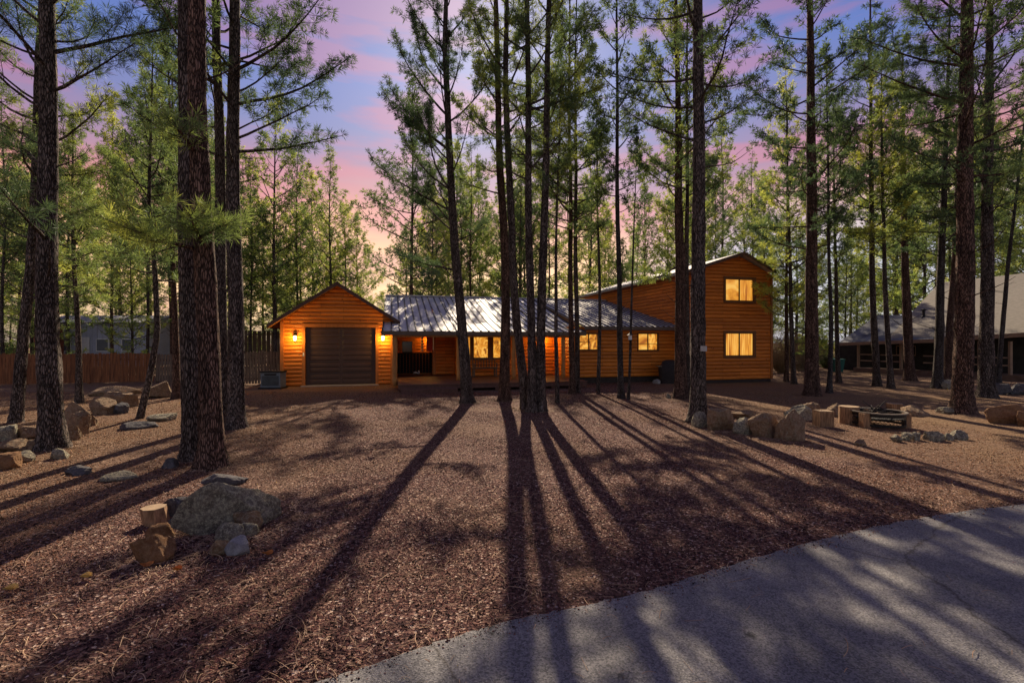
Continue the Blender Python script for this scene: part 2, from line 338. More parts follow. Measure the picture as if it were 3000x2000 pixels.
def siding_mat(base, lo):
    nm = base.name + '_%d' % int(lo * 1000)
    if nm in MATS: return MATS[nm]
    m = base.copy(); m.name = nm; MATS[nm] = m; t = m.node_tree; b = t.nodes['Principled BSDF']
    src = b.inputs['Base Color'].links[0].from_socket
    tc = t.nodes.new('ShaderNodeTexCoord'); mp = t.nodes.new('ShaderNodeMapping'); mp.vector_type = 'POINT'
    mp.inputs['Rotation'].default_value = (0, 0, -R(14)); t.links.new(tc.outputs['Object'], mp.inputs[0])
    sx = t.nodes.new('ShaderNodeSeparateXYZ'); t.links.new(mp.outputs[0], sx.inputs[0])
    ad = t.nodes.new('ShaderNodeMath'); ad.operation = 'ADD'; t.links.new(sx.outputs['X'], ad.inputs[0]); t.links.new(sx.outputs['Y'], ad.inputs[1])
    sz = t.nodes.new('ShaderNodeMath'); sz.operation = 'SUBTRACT'; sz.inputs[1].default_value = lo; t.links.new(sx.outputs['Z'], sz.inputs[0])
    cb = t.nodes.new('ShaderNodeCombineXYZ'); t.links.new(ad.outputs[0], cb.inputs[0]); t.links.new(sz.outputs[0], cb.inputs[1])
    br = t.nodes.new('ShaderNodeTexBrick'); br.inputs['Scale'].default_value = 1; br.inputs['Brick Width'].default_value = 2.6; br.inputs['Row Height'].default_value = .175
    br.inputs['Mortar Size'].default_value = .006; br.inputs['Mortar Smooth'].default_value = .3; br.inputs['Color1'].default_value = (1.12, 1.10, 1.05, 1); br.inputs['Color2'].default_value = (.76, .73, .70, 1); br.inputs['Mortar'].default_value = (.22, .18, .15, 1)
    br.offset = .37; br.offset_frequency = 2
    t.links.new(cb.outputs[0], br.inputs[0])
    mx = t.nodes.new('ShaderNodeMix'); mx.data_type = 'RGBA'; mx.blend_type = 'MULTIPLY'; mx.inputs['Factor'].default_value = 1
    t.links.new(src, mx.inputs['A']); t.links.new(br.outputs['Color'], mx.inputs['B'])
    # knots
    v = t.nodes.new('ShaderNodeTexVoronoi'); v.inputs['Scale'].default_value = 2.3; t.links.new(tc.outputs['Object'], v.inputs[0])
    rk = t.nodes.new('ShaderNodeValToRGB'); rk.color_ramp.elements[0].position = .05; rk.color_ramp.elements[1].position = .11; rk.color_ramp.elements[0].color = (.35, .25, .2, 1); rk.color_ramp.elements[1].color = (1, 1, 1, 1)
    t.links.new(v.outputs['Distance'], rk.inputs[0])
    m2 = t.nodes.new('ShaderNodeMix'); m2.data_type = 'RGBA'; m2.blend_type = 'MULTIPLY'; m2.inputs['Factor'].default_value = 1
    t.links.new(mx.outputs['Result'], m2.inputs['A']); t.links.new(rk.outputs[0], m2.inputs['B'])
    t.links.new(m2.outputs['Result'], b.inputs['Base Color'])
    return m
SIDING = mat('stained_log_siding', (.84, .275, .032), rough=.42, var=.45, scale=2.2, stretch=(1, 1, 14), col2=(.58, .160, .016), bump=.15, bscale=30, spec=.35)
SIDING2 = mat('stained_log_siding_tower', (.80, .245, .030), rough=.45, scale=2.0, stretch=(1, 1, 14), col2=(.54, .145, .015), bump=.15, bscale=30, spec=.3)
TRIM = mat('stained_trim_board', (.58, .19, .035), rough=.5, var=.3, scale=8, stretch=(1, 1, .3))
TRIM_DK = mat('brown_fascia', (.13, .070, .050), rough=.6, var=.3, scale=5)
SOFFIT = mat('stained_soffit', (.30, .11, .03), rough=.7, var=.3, scale=5)
ROOF = mat('ribbed_metal_roof', (.66, .64, .63), rough=.6, metal=.0, scale=5, col2=(.50, .485, .48), bump=.08, bscale=14, spec=.22)
ROOF_RIB_SHADE = mat('seam_painted_shade', (.10, .09, .085), rough=.6, metal=.2, var=.3, scale=5)  # dark tone paints in the shadow lines and shaded sides of the ribs
GDOOR = mat('brown_steel_door', (.075, .040, .030), rough=.45, var=.18, scale=3, spec=.4)
WFRAME = mat('brown_window_trim', (.20, .075, .02), rough=.6, var=.2, scale=8)
SASH = mat('dark_sash', (.10, .05, .03), rough=.5, var=.2, scale=8)
DARK = mat('near_black', (.012, .010, .010), rough=.8, var=.3, scale=5)
FOUND = mat('dark_foundation', (.06, .045, .04), rough=.9, var=.4, scale=9)
DECK = mat('weathered_deck_boards', (.16, .075, .06), rough=.6, var=.4, scale=3, stretch=(1, 12, 1))
POST = mat('peeled_log_post', (.52, .24, .08), rough=.6, var=.35, scale=6, stretch=(2, 2, .4), bump=.2, bscale=10)
WOOD_CUT = mat('cut_wood', (.38, .26, .155), rough=.8, var=.35, scale=9, bump=.2, bscale=30)
WOOD_SPLIT = mat('split_wood', (.40, .235, .125), rough=.85, scale=10, stretch=(3, 3, .4), col2=(.13, .07, .035), bump=.3, bscale=14)
METAL_DK = mat('black_iron', (.03, .028, .028), rough=.55, metal=.6, var=.4, scale=20)
METAL_GR = mat('grey_blue_metal', (.16, .19, .23), rough=.5, metal=.2, var=.25, scale=5)
WHITE = mat('white_paint', (.7, .7, .7), rough=.5, var=.15, scale=8)
FENCE = mat('cedar_fence', (.33, .125, .048), rough=.85, scale=4, stretch=(5, 5, .35), col2=(.12, .042, .018), bump=.2, bscale=12)
FENCE_DK = mat('old_grey_fence', (.22, .15, .10), rough=.9, scale=4, stretch=(5, 5, .35), col2=(.10, .065, .045), bump=.2, bscale=12)
SHINGLE = mat('grey_shingles', (.25, .225, .19), rough=.9, scale=5, stretch=(1, 1, 8), col2=(.16, .145, .12), bump=.4, bscale=18)
SHINGLE_BL = mat('blue_grey_shingles', (.17, .18, .20), rough=.85, scale=1.1, col2=(.05, .055, .07), bump=.4, bscale=14)
NWALL = mat('dark_olive_siding', (.045, .042, .036), rough=.85, var=.4, scale=3)
NTRIM = mat('tan_fascia', (.34, .22, .14), rough=.7, var=.3, scale=4)
TRAILER = mat('pale_blue_siding', (.42, .45, .55), rough=.6, var=.15, scale=2)
LAMP_GLASS = mat('lamp_glass', (.9, .7, .3), rough=.3, emit=(1.0, .62, .16), estr=9.0)
GREENBIN = mat('green_plastic', (.02, .12, .10), rough=.5, var=.2, scale=4)
LEAF_OR = mat('fallen_leaf', (.50, .17, .03), rough=.7, var=.4, scale=20)
DRY = mat('dry_brush', (.30, .22, .12), rough=.9, var=.4, scale=6)
STRAW = mat('pine_straw', (.50, .34, .22), rough=.85, scale=2.5, col2=(.22, .12, .07))
PEBBLE = mat('cinder_pebbles', (.27, .150, .105), rough=.95, kind='vor', scale=31, col2=(.026, .015, .013), spec=.08)

def pebble_tint():
    t = PEBBLE.node_tree; b = t.nodes['Principled BSDF']; src = b.inputs['Base Color'].links[0].from_socket
    tc = t.nodes.new('ShaderNodeTexCoord'); sx = t.nodes.new('ShaderNodeSeparateXYZ'); t.links.new(tc.outputs['Object'], sx.inputs[0])
    n = t.nodes.new('ShaderNodeTexNoise'); n.inputs['Scale'].default_value = .5; n.inputs['Detail'].default_value = 5; t.links.new(tc.outputs['Object'], n.inputs[0])
    a = t.nodes.new('ShaderNodeMath'); a.operation = 'MULTIPLY_ADD'; a.inputs[1].default_value = 5.0; t.links.new(n.outputs[0], a.inputs[0])
    ab = t.nodes.new('ShaderNodeMath'); ab.operation = 'ABSOLUTE'; t.links.new(sx.outputs['X'], ab.inputs[0]); t.links.new(ab.outputs[0], a.inputs[2])
    mr = t.nodes.new('ShaderNodeMapRange'); mr.inputs['From Min'].default_value = 4.6; mr.inputs['From Max'].default_value = 8.5; t.links.new(a.outputs[0], mr.inputs[0])
    rp = t.nodes.new('ShaderNodeValToRGB'); rp.color_ramp.elements[0].color = (.90, .74, .84, 1); rp.color_ramp.elements[1].color = (1.50, 1.36, 1.05, 1); t.links.new(mr.outputs[0], rp.inputs[0])
    mx = t.nodes.new('ShaderNodeMix'); mx.data_type = 'RGBA'; mx.blend_type = 'MULTIPLY'; mx.inputs['Factor'].default_value = 1
    t.links.new(src, mx.inputs['A']); t.links.new(rp.outputs[0], mx.inputs['B']); t.links.new(mx.outputs['Result'], b.inputs['Base Color'])
pebble_tint()

# ---------------------------------------------------------------- object helpers
def tag(o, label=None, cat=None, group=None, kind=None):
    if label: o['label'] = label
    if cat: o['category'] = cat
    if group: o['group'] = group
    if kind: o['kind'] = kind
    return o
def empty(name, loc, label=None, cat=None, group=None):
    o = bpy.data.objects.new(name, None); COL.objects.link(o); o.location = loc
    o.empty_display_size = .2
    return tag(o, label, cat, group)
def link(name, me, m, parent=None, loc=None):
    """mesh data is in world coordinates; child keeps them through an inverse offset"""
    o = bpy.data.objects.new(name, me); COL.objects.link(o)
    if m is not None and len(me.materials) == 0: me.materials.append(m)
    if parent is not None:
        o.parent = parent
        p = parent; off = Vector((0, 0, 0))
        while p is not None: off += p.location; p = p.parent
        o.location = -off
    return o
def recentre(o):
    """put a top-level mesh object's origin at the base of its mesh"""
    me = o.data; n = len(me.vertices)
    c = np.empty(n * 3, 'f'); me.vertices.foreach_get('co', c); c = c.reshape(-1, 3)
    b = np.array([(c[:, 0].min() + c[:, 0].max()) / 2, (c[:, 1].min() + c[:, 1].max()) / 2, c[:, 2].min()], 'f')
    c -= b; me.vertices.foreach_set('co', c.ravel()); o.location = Vector(b.tolist()); me.update()
    return o
class MB:
    def __init__(s): s.v = []; s.f = []
    def add(s, vs, fs):
        k = len(s.v); s.v += [tuple(p) for p in vs]; s.f += [tuple(i + k for i in f) for f in fs]; return s
    def prism(s, loop, off):
        """closed solid: polygon loop of 3D points extruded by vector off"""
        n = len(loop); a = [Vector(p) for p in loop]; o = Vector(off); b = [p + o for p in a]
        fs = [tuple(range(n)), tuple(range(2 * n - 1, n - 1, -1))]
        for i in range(n): j = (i + 1) % n; fs.append((i, n + i, n + j, j))
        return s.add(a + b, fs)
    def box(s, x0, x1, y0, y1, z0, z1):
        return s.prism([(x0, y0, z0), (x1, y0, z0), (x1, y1, z0), (x0, y1, z0)], (0, 0, z1 - z0))
    def bar(s, a, b, w, h):
        a = Vector(a); b = Vector(b); d = (b - a)
        up = Vector((0, 0, 1)) if abs(d.normalized().z) < .95 else Vector((0, 1, 0))
        sx = d.cross(up).normalized() * w / 2; uz = sx.cross(d).normalized() * h / 2
        return s.prism([a - sx - uz, a + sx - uz, a + sx + uz, a - sx + uz], d)
    def tube(s, pts, rs, n=8, cap=True):
        pts = [Vector(p) for p in pts]; k0 = len(s.v); m = len(pts)
        for i, p in enumerate(pts):
            d = (pts[min(i + 1, m - 1)] - pts[max(i - 1, 0)]).normalized()
            up = Vector((0, 0, 1)) if abs(d.z) < .9 else Vector((1, 0, 0))
            x = d.cross(up).normalized(); y = d.cross(x)
            r = rs[i] if hasattr(rs, '__len__') else rs
            for j in range(n):
                a = 2 * math.pi * j / n
                s.v.append(tuple(p + x * r * math.cos(a) + y * r * math.sin(a)))
        for i in range(m - 1):
            for j in range(n):
                q = (j + 1) % n
                s.f.append((k0 + i * n + j, k0 + i * n + q, k0 + (i + 1) * n + q, k0 + (i + 1) * n + j))
        if cap:
            s.f.append(tuple(k0 + j for j in range(n - 1, -1, -1))); s.f.append(tuple(k0 + (m - 1) * n + j for j in range(n)))
        return s
    def build(s, name, m, parent=None, smooth=False):
        me = bpy.data.meshes.new(name); me.from_pydata(s.v, [], s.f); me.update()
        bm = bmesh.new(); bm.from_mesh(me); bmesh.ops.recalc_face_normals(bm, faces=bm.faces); bm.to_mesh(me); bm.free()
        if smooth: me.shade_smooth()
        return link(name, me, m, parent)
def np_mesh(name, V, F, smooth=False):
    me = bpy.data.meshes.new(name)
    V = np.ascontiguousarray(V, 'f'); F = np.ascontiguousarray(F, 'i'); k = F.shape[1]
    me.vertices.add(len(V)); me.vertices.foreach_set('co', V.ravel())
    me.loops.add(F.size); me.loops.foreach_set('vertex_index', F.ravel())
    me.polygons.add(len(F)); me.polygons.foreach_set('loop_start', np.arange(0, F.size, k, dtype='i'))
    me.polygons.foreach_set('loop_total', np.full(len(F), k, 'i'))
    if smooth: me.polygons.foreach_set('use_smooth', np.ones(len(F), bool))
    me.update(calc_edges=True)
    return me
def G(px, py):
    """ground point seen at photo pixel"""
    D = CH * FPX / (py - 1000.0); return Vector(((px - 1500) / FPX * D, D, 0))
def At(px, py, D): return Vector(((px - 1500) / FPX * D, D, CH + (1000 - py) / FPX * D))

# ---------------------------------------------------------------- ground and road
def ground():
    xs = np.concatenate([np.linspace(-400, -30, 12)[:-1], np.linspace(-30, 30, 61), np.linspace(30, 400, 12)[1:]])
    ys = np.concatenate([np.linspace(-200, -4, 6)[:-1], np.linspace(-4, 40, 45), np.linspace(40, 500, 14)[1:]])
    X, Y = np.meshgrid(xs, ys); Z = np.zeros_like(X)
    V = np.stack([X, Y, Z], -1).reshape(-1, 3); nx = len(xs)
    F = [(j * nx + i, j * nx + i + 1, (j + 1) * nx + i + 1, (j + 1) * nx + i) for j in range(len(ys) - 1) for i in range(nx - 1)]
    me = np_mesh('ground', V, np.array(F)); o = link('ground', me, ground_mat()); tag(o, kind='structure')
ground()
V2F = 3000 / 2352.
road_edge_px = [(560, 1640), (750, 1568), (880, 1524), (1000, 1482), (1100, 1451), (1200, 1425), (1300, 1404), (1400, 1383), (1500, 1359), (1575, 1335), (1650, 1311),
                (1750, 1280), (1850, 1252), (1950, 1227), (2050, 1205), (2150, 1187), (2250, 1172), (2352, 1160), (2500, 1144), (2900, 1112)]
EDGE = [G(x * V2F, y * V2F) for x, y in road_edge_px]
def road():
    b = MB(); top = .02
    rng = random.Random(4)
    e = []
    for i in range(len(EDGE) - 1):
        for k in range(8):
            p = EDGE[i].lerp(EDGE[i + 1], k / 8.); p = p + Vector((rng.uniform(-.012, .012), rng.uniform(-.012, .012), 0)); e.append(p)
    e.append(EDGE[-1])
    e = [e[0] + Vector((-3, -1.1, 0)), ] + e
    loop = [(p.x, p.y, top) for p in e] + [(60, -12, top), (-12, -12, top)]
    b.add(loop, [tuple(range(len(loop)))])
    n = len(e)
    low = [(p.x - .02, p.y + .05, -.01) for p in e]
    b.add([(p.x, p.y, top) for p in e] + low, [(i, i + 1, n + i + 1, n + i) for i in range(n - 1)])
    o = b.build('road', road_mat()); tag(o, kind='structure')
road()
def road_side(x, y):
    """True if the point lies on the road"""
    for i in range(len(EDGE) - 1):
        a, b = EDGE[i], EDGE[i + 1]
        if a.x <= x <= b.x:
            t = (x - a.x) / (b.x - a.x + 1e-9); return y < a.y + t * (b.y - a.y)
    return x > EDGE[0].x and y < EDGE[0].y

def scatter():
    rs = np.random.RandomState(7)
    ex = np.array([p.x for p in EDGE]); ey = np.array([p.y for p in EDGE])
    def sample(n, ymax, onroad=False):
        y = 2.3 + (ymax - 2.3) * rs.rand(n) ** 1.5; x = (rs.rand(n) * 2 - 1) * (y * 1.13 + .3)
        side = y < np.interp(x, ex, ey, left=-1, right=99)
        if not onroad: side = y + .16 * rs.rand(n) ** 2.5 < np.interp(x, ex, ey, left=-1, right=99) - 0.0 * x if False else (y + .22 * rs.rand(n) ** 4 < np.interp(x, ex, ey, left=-1, right=99))
        k = side if onroad else ~side
        return x[k], y[k]
    # pebbles
    x, y = sample(520000, 19.0); n = len(x)
    dens = .5 + .5 * np.sin(x * 1.1 + 1.7 * np.sin(y * .7)) * np.sin(y * .9 + 1.3 * np.sin(x * .8 + 2)) + .25 * np.sin(x * 3.1 + y * 2.3)
    k_ = rs.rand(n) < np.clip(.35 + 1.0 * dens, .12, 1); k_ &= ~((x > 5.5 + .8 * np.sin(y)) & (rs.rand(n) < .45)); x, y = x[k_], y[k_]; n = len(x)
    s = (.0030 + .0055 * rs.rand(n) ** 4) * (1 + y * .06)
    oct_ = np.array([(1, 0, 0), (0, 1, 0), (-1, 0, 0), (0, -1, 0), (0, 0, .75), (0, 0, -.6)])
    V = oct_[None] * (s[:, None, None] * (0.7 + .6 * rs.rand(n, 6, 1)))
    a = rs.rand(n) * 6.28; c, sn = np.cos(a), np.sin(a)
    vx = V[..., 0] * c[:, None] - V[..., 1] * sn[:, None]; vy = V[..., 0] * sn[:, None] + V[..., 1] * c[:, None]
    V = np.stack([vx + x[:, None], vy + y[:, None], V[..., 2] + s[:, None] * .3 + np.where(y < np.interp(x, ex, ey, left=-1, right=99), .02, 0.)[:, None]], -1).reshape(-1, 3)
    f = np.array([(0, 1, 4), (1, 2, 4), (2, 3, 4), (3, 0, 4), (1, 0, 5), (2, 1, 5), (3, 2, 5), (0, 3, 5)])
    F = (f[None] + 6 * np.arange(n)[:, None, None]).reshape(-1, 3)
    o = link('gravel', np_mesh('gravel', V, F), PEBBLE); tag(o, 'loose reddish cinder gravel covering the yard beside the road', 'gravel', kind='stuff')
    # pine straw: curved thin blades
    x, y = sample(8500, 15.0); xr, yr = sample(220, 6.5, True)
    x = np.concatenate([x, xr]); y = np.concatenate([y, yr]); n = len(x)
    # needles gathered round the nearest trunks and boulders
    for bx, by, br in ((567, 1345, .24), (622, 1368, .24), (690, 1254, .24), (655, 1238, .18), (153, 1314, .28), (48, 1238, .22), (680, 1556, .5), (455, 1640, .22), (1371, 1180, .22), (1540, 1198, .3), (1581, 1204, .25), (1478, 1174, .22), (2042, 1236, .26), (2320, 1290, .4), (2240, 1280, .4), (2110, 1260, .4), (2823, 1211, .3)):
        g = G(bx, by); m = 420; aa = rs.rand(m) * 6.28; rr = br + rs.exponential(.16, m); x = np.concatenate([g.x + rr * np.cos(aa), x]); y = np.concatenate([g.y + br * .5 + rr * np.sin(aa), y])
    n = len(x)
    ln = .05 + .10 * rs.rand(n); w = (.0009 + .0009 * rs.rand(n)) * (1 + y * .09)
    a = rs.rand(n) * 6.28; cur = (rs.rand(n) - .5) * 1.6
    segs = 4; P = []
    px, py = x.copy(), y.copy(); ang = a.copy()
    z0 = np.where(np.arange(n) >= n - len(xr), .026, .012)
    lift = .018 * rs.rand(n)
    for k in range(segs + 1):
        t = k / segs; z = z0 + lift * math.sin(math.pi * t)
        nx_, ny_ = -np.sin(ang), np.cos(ang)
        P.append(np.stack([px - nx_ * w, py - ny_ * w, z], -1)); P.append(np.stack([px + nx_ * w, py + ny_ * w, z + w * .8], -1))
        px = px + np.cos(ang) * ln / segs; py = py + np.sin(ang) * ln / segs; ang = ang + cur / segs
    V = np.stack(P, 1).reshape(-1, 3)
    f = np.array([(2 * k, 2 * k + 1, 2 * k + 3, 2 * k + 2) for k in range(segs)])
    F = (f[None] + (2 * segs + 2) * np.arange(n)[:, None, None]).reshape(-1, 4)
    o = link('pine_straw', np_mesh('pine_straw', V, F), STRAW); tag(o, 'dry fallen pine needles strewn over the gravel and road', 'pine straw', kind='stuff')
    # twigs
    b = MB(); rng = random.Random(11)
    x, y = sample(170, 9.0)
    for q in range(len(x)):
        ln = rng.uniform(.12, .38); a = rng.uniform(0, 6.28); p = Vector((x[q], y[q], .02)); pts = [p]; cv = rng.uniform(-.5, .5)
        for k in range(4):
            a += cv; p = p + Vector((math.cos(a), math.sin(a), rng.uniform(-.03, .06))) * ln / 4; p.z = max(p.z, .012); pts.append(p)
        b.tube(pts, [.0028, .0028, .0025, .002, .0012], 4)
    x, y = sample(12, 5.5, True)
    for q in range(len(x)):
        a = rng.uniform(0, 6.28); p = Vector((x[q], y[q], .026)); pts = [p]; cv = rng.uniform(-.3, .3)
        for k in range(4): a += cv; p = p + Vector((math.cos(a), math.sin(a), 0)) * .06; pts.append(p)
        b.tube(pts, .002, 4)
    o = b.build('twigs', STRAW); o.name = 'fallen_twig_litter'; tag(o, 'pale fallen twigs scattered across the gravel yard', 'twig litter', kind='stuff')
scatter()

# ---------------------------------------------------------------- cabin
TH = R(14); CU, SU = math.cos(TH), math.sin(TH)
O0 = G(898, 1131)
def H(u, v, z): return Vector((O0.x + u * CU - v * SU, O0.y + u * SU + v * CU, z))
def HP(px, py, v):
    """(u, z) on the cabin plane of depth v seen at a photo pixel"""
    dx = (px - 1500) / FPX; dz = (1000 - py) / FPX
    t = (v + (-O0.x * SU + O0.y * CU)) / (-dx * SU + CU)
    P = Vector((dx * t, t, 0)) - Vector((O0.x, O0.y, 0))
    return P.x * CU + P.y * SU, CH + dz * t
def hu(px, v): return HP(px, 1000, v)[0]
cabin = empty('log_cabin', H(7, 3, 0), 'long orange log-sided cabin with garage wing, porch and two-storey wing', 'house')
UVEC, VVEC = Vector((CU, SU, 0)), Vector((-SU, CU, 0))
def quad_uv(b, pts): b.add([H(*p) for p in pts], [tuple(range(len(pts)))])
COURSE = .175
def siding(name, v, lo, hi, left, right, holes=(), material=None, face=-1, axis='u', zofs=0.0):
    """horizontal rounded log siding on plane (axis u at depth v, or axis v at position v=u0).
       left(z), right(z): bounds; holes: (a0,a1,z0,z1)"""
    zs = set([lo, hi])
    k = 0
    while lo + k * COURSE < hi:
        for f in (0, .06, .2, .5, .8, .94):
            z = lo + (k + f) * COURSE
            if lo < z < hi: zs.add(round(z, 4))
        k += 1
    for h in holes: zs.add(h[2]); zs.add(h[3])
    for z in zofs if isinstance(zofs, (list, tuple)) else (): zs.add(z)
    zs = sorted(z for z in zs if lo <= z <= hi)
    def off(z):
        f = ((z - lo) / COURSE) % 1.0
        if f > .999: f = 0
        return .003 + .046 * math.sqrt(max(0, 1 - (2 * abs(f - .5)) ** 2.6))
    b = MB()
    def P(a, z):
        if axis == 'u': return H(a, v + face * off(z), z)
        return H(v + face * off(z), a, z)
    for z0, z1 in zip(zs[:-1], zs[1:]):
        if z1 - z0 < 1e-5: continue
        zm = (z0 + z1) / 2
        cuts = sorted([(h[0], h[1]) for h in holes if h[2] - 1e-6 <= zm <= h[3] + 1e-6])
        segs = []; a0, a1 = left(z0), left(z1)
        for c in cuts: segs.append((a0, a1, c[0], c[0])); a0 = a1 = c[1]
        segs.append((a0, a1, right(z0), right(z1)))
        for s0, s1, e0, e1 in segs:
            if e0 - s0 < .005 and e1 - s1 < .005: continue
            b.add([P(s0, z0), P(max(e0, s0), z0), P(max(e1, s1), z1), P(s1, z1)], [(0, 1, 2, 3)])
    me = bpy.data.meshes.new(name); me.from_pydata(b.v, [], b.f); me.update()
    return link(name, me, siding_mat(material or SIDING, lo), cabin)
def hbox(b, u0, u1, v0, v1, z0, z1):
    return b.prism([H(u0, v0, z0), H(u1, v0, z0), H(u1, v1, z0), H(u0, v1, z0)], (0, 0, z1 - z0))
def hb(name, u0, u1, v0, v1, z0, z1, m, parent=None):
    b = MB(); hbox(b, u0, u1, v0, v1, z0, z1); return b.build(name, m, parent or cabin)
K = lambda c: (lambda z: c)

# garage wing
gl = hu(825, 0); gr = hu(1150, 0); dl = hu(895, 0); dr = hu(1100, 0)
dz = HP(1000, 959, 0)[1]
pk_u, pk_z = HP(987, 826, -.5); lt_u, lt_z = HP(783, 950, -.5); rt_u, rt_z = HP(1171, 942, -.5)
slL = (pk_z - lt_z) / (pk_u - lt_u); slR = (pk_z - rt_z) / (rt_u - pk_u)
def gtopz(u): return pk_z - .12 - (slL * (pk_u - u) if u < pk_u else slR * (u - pk_u))
wz = min(gtopz(gl), gtopz(gr))
def gL(z): return gl if z <= gtopz(gl) else min(pk_u, pk_u - (pk_z - .12 - z) / slL)
def gR(z): return gr if z <= gtopz(gr) else max(pk_u, pk_u + (pk_z - .12 - z) / slR)
siding('garage_wall', 0, 0.02, pk_z - .13, gL, gR, [(dl - .14, dr + .14, 0, dz + .14)], zofs=[gtopz(gl), gtopz(gr)])
siding('garage_side_wall', gl, 0.02, gtopz(gl), K(0), K(8), axis='v')
b = MB()  # solid core behind the siding
hbox(b, gl + .01, dl - .12, .01, .12, 0, gtopz(gl)); hbox(b, dr + .12, gr - .01, .01, .12, 0, gtopz(gr) - .02); hbox(b, gr - .14, gr - .01, .121, 8, 0, gtopz(gr) - .1); hbox(b, gl + .01, gl + .12, .121, 8, 0, gtopz(gl) - .05)
hbox(b, gl + .01, gr - .01, 7.9, 8.0, 0, wz)
b.prism([H(gl + .05, .012, gtopz(gl) + .0), H(gr - .05, .012, gtopz(gr)), H(pk_u, .012, pk_z - .2)], VVEC * .1)
hbox(b, dl - .119, dr + .119, .011, .12, dz + .13, wz - .03)
b.build('garage_core', SOFFIT, cabin)
b = MB(); hbox(b, gl - .045, gl + .10, -.075, .0, 0, gtopz(gl) - .05); hbox(b, gl - .05, gl - .005, -.072, .14, 0, gtopz(gl) - .08); b.build('corner_board', TRIM, cabin)
b = MB(); hbox(b, gr - .10, gr + .045, -.075, .0, 0, gtopz(gr) - .02); hbox(b, gr + .005, gr + .05, -.072, .14, 0, gtopz(gr) - .1); b.build('corner_board', TRIM, cabin)
b = MB()
hbox(b, dl - .14, dl - .01, -.07, .1, 0, dz + .01); hbox(b, dr + .01, dr + .14, -.07, .1, 0, dz + .01); hbox(b, dl - .14, dr + .14, -.073, .1, dz + .011, dz + .15)
b.build('door_casing', TRIM, cabin)
# garage door, five ribbed sections of raised panels
gd = MB(); hbox(gd, dl - .008, dr + .008, .13, .18, .03, dz + .005); gdo = gd.build('garage_door', GDOOR, cabin)
ns = 5; sh = (dz - .03) / ns; pw = (dr - dl)
for k in range(ns):
    p = MB(); z0 = .03 + k * sh
    hbox(p, dl, dr, .10, .129, z0 + .012, z0 + sh - .012)
    for c in range(2):
        u0 = dl + .16 + c * (pw - .2) / 2; u1 = u0 + (pw - .2) / 2 - .14
        for (za, zb) in ((z0 + .07, z0 + sh * .46), (z0 + sh * .54, z0 + sh - .07)):
            loopo = [H(u0, .0995, za), H(u1, .0995, za), H(u1, .0995, zb), H(u0, .0995, zb)]
            loopi = [H(u0 + .03, .083, za + .03), H(u1 - .03, .083, za + .03), H(u1 - .03, .083, zb - .03), H(u0 + .03, .083, zb - .03)]
            p.add(loopo + loopi, [(4, 5, 6, 7), (0, 1, 5, 4), (1, 2, 6, 5), (2, 3, 7, 6), (3, 0, 4, 7)])
    p.build('door_section', GDOOR, gdo)
hb('threshold', dl - .15, dr + .15, -.35, .1, -.02, .035, mat('pale_concrete', (.42, .38, .34), var=.3, scale=5))
hb('keypad', dl - .10, dl - .04, -.075, -.05, 1.35, 1.5, WHITE)
# garage roof: two slabs with fascia
def slab(name, p0, p1, p2, p3, th, m, parent=None):
    b = MB(); b.prism([p0, p1, p2, p3], (0, 0, -th)); return b.build(name, m, parent or cabin)
VB = 9.0
slab('garage_roof', H(lt_u, -.5, lt_z), H(pk_u, -.5, pk_z), H(pk_u, VB, pk_z), H(lt_u, VB, lt_z), .05, ROOF)
slab('garage_roof', H(pk_u, -.5, pk_z - .002), H(rt_u, -.5, rt_z), H(rt_u, VB, rt_z), H(pk_u, VB, pk_z - .002), .05, ROOF)
b = MB()
def rake(b, ua, za, ub, zb, v, th=.17, w=.035):
    b.prism([H(ua, v, za), H(ub, v, zb), H(ub, v, zb - th), H(ua, v, za - th)], VVEC * -w)
rake(b, lt_u - .02, lt_z + .015, pk_u, pk_z + .02, -.502); rake(b, pk_u, pk_z + .02, rt_u + .02, rt_z + .015, -.502)
hbox(b, lt_u - .03, lt_u - .002, -.5, VB, lt_z - .15, lt_z + .01)
b.build('fascia_board', TRIM_DK, cabin)
b = MB()
b.prism([H(lt_u + .01, -.49, lt_z - .06), H(pk_u, -.49, pk_z - .062), H(pk_u, -.49, pk_z - .10), H(lt_u + .01, -.49, lt_z - .10)], VVEC * 8.5)
b.prism([H(pk_u, -.49, pk_z - .062), H(rt_u - .01, -.49, rt_z - .06), H(rt_u - .01, -.49, rt_z - .10), H(pk_u, -.49, pk_z - .10)], VVEC * 8.5)
b.build('soffit', SOFFIT, cabin)

# main roof (porch pitch + steeper pitch), ribs modelled
VE, VBK, VR = -2.2, .5, 6.6
ul, ze = HP(1119, 970, VE); ur, _ = HP(1716, 978, VE); ul += .02
ZR = 4.72; ZB = ze + .22 * (VBK - VE)
wr = hu(2030, -3.0)                     # left wall of two-storey wing
WV = -1.6
RV2 = -2.05
zr2 = HP(1850, 957, RV2)[1]
ur2 = wr
b = MB()
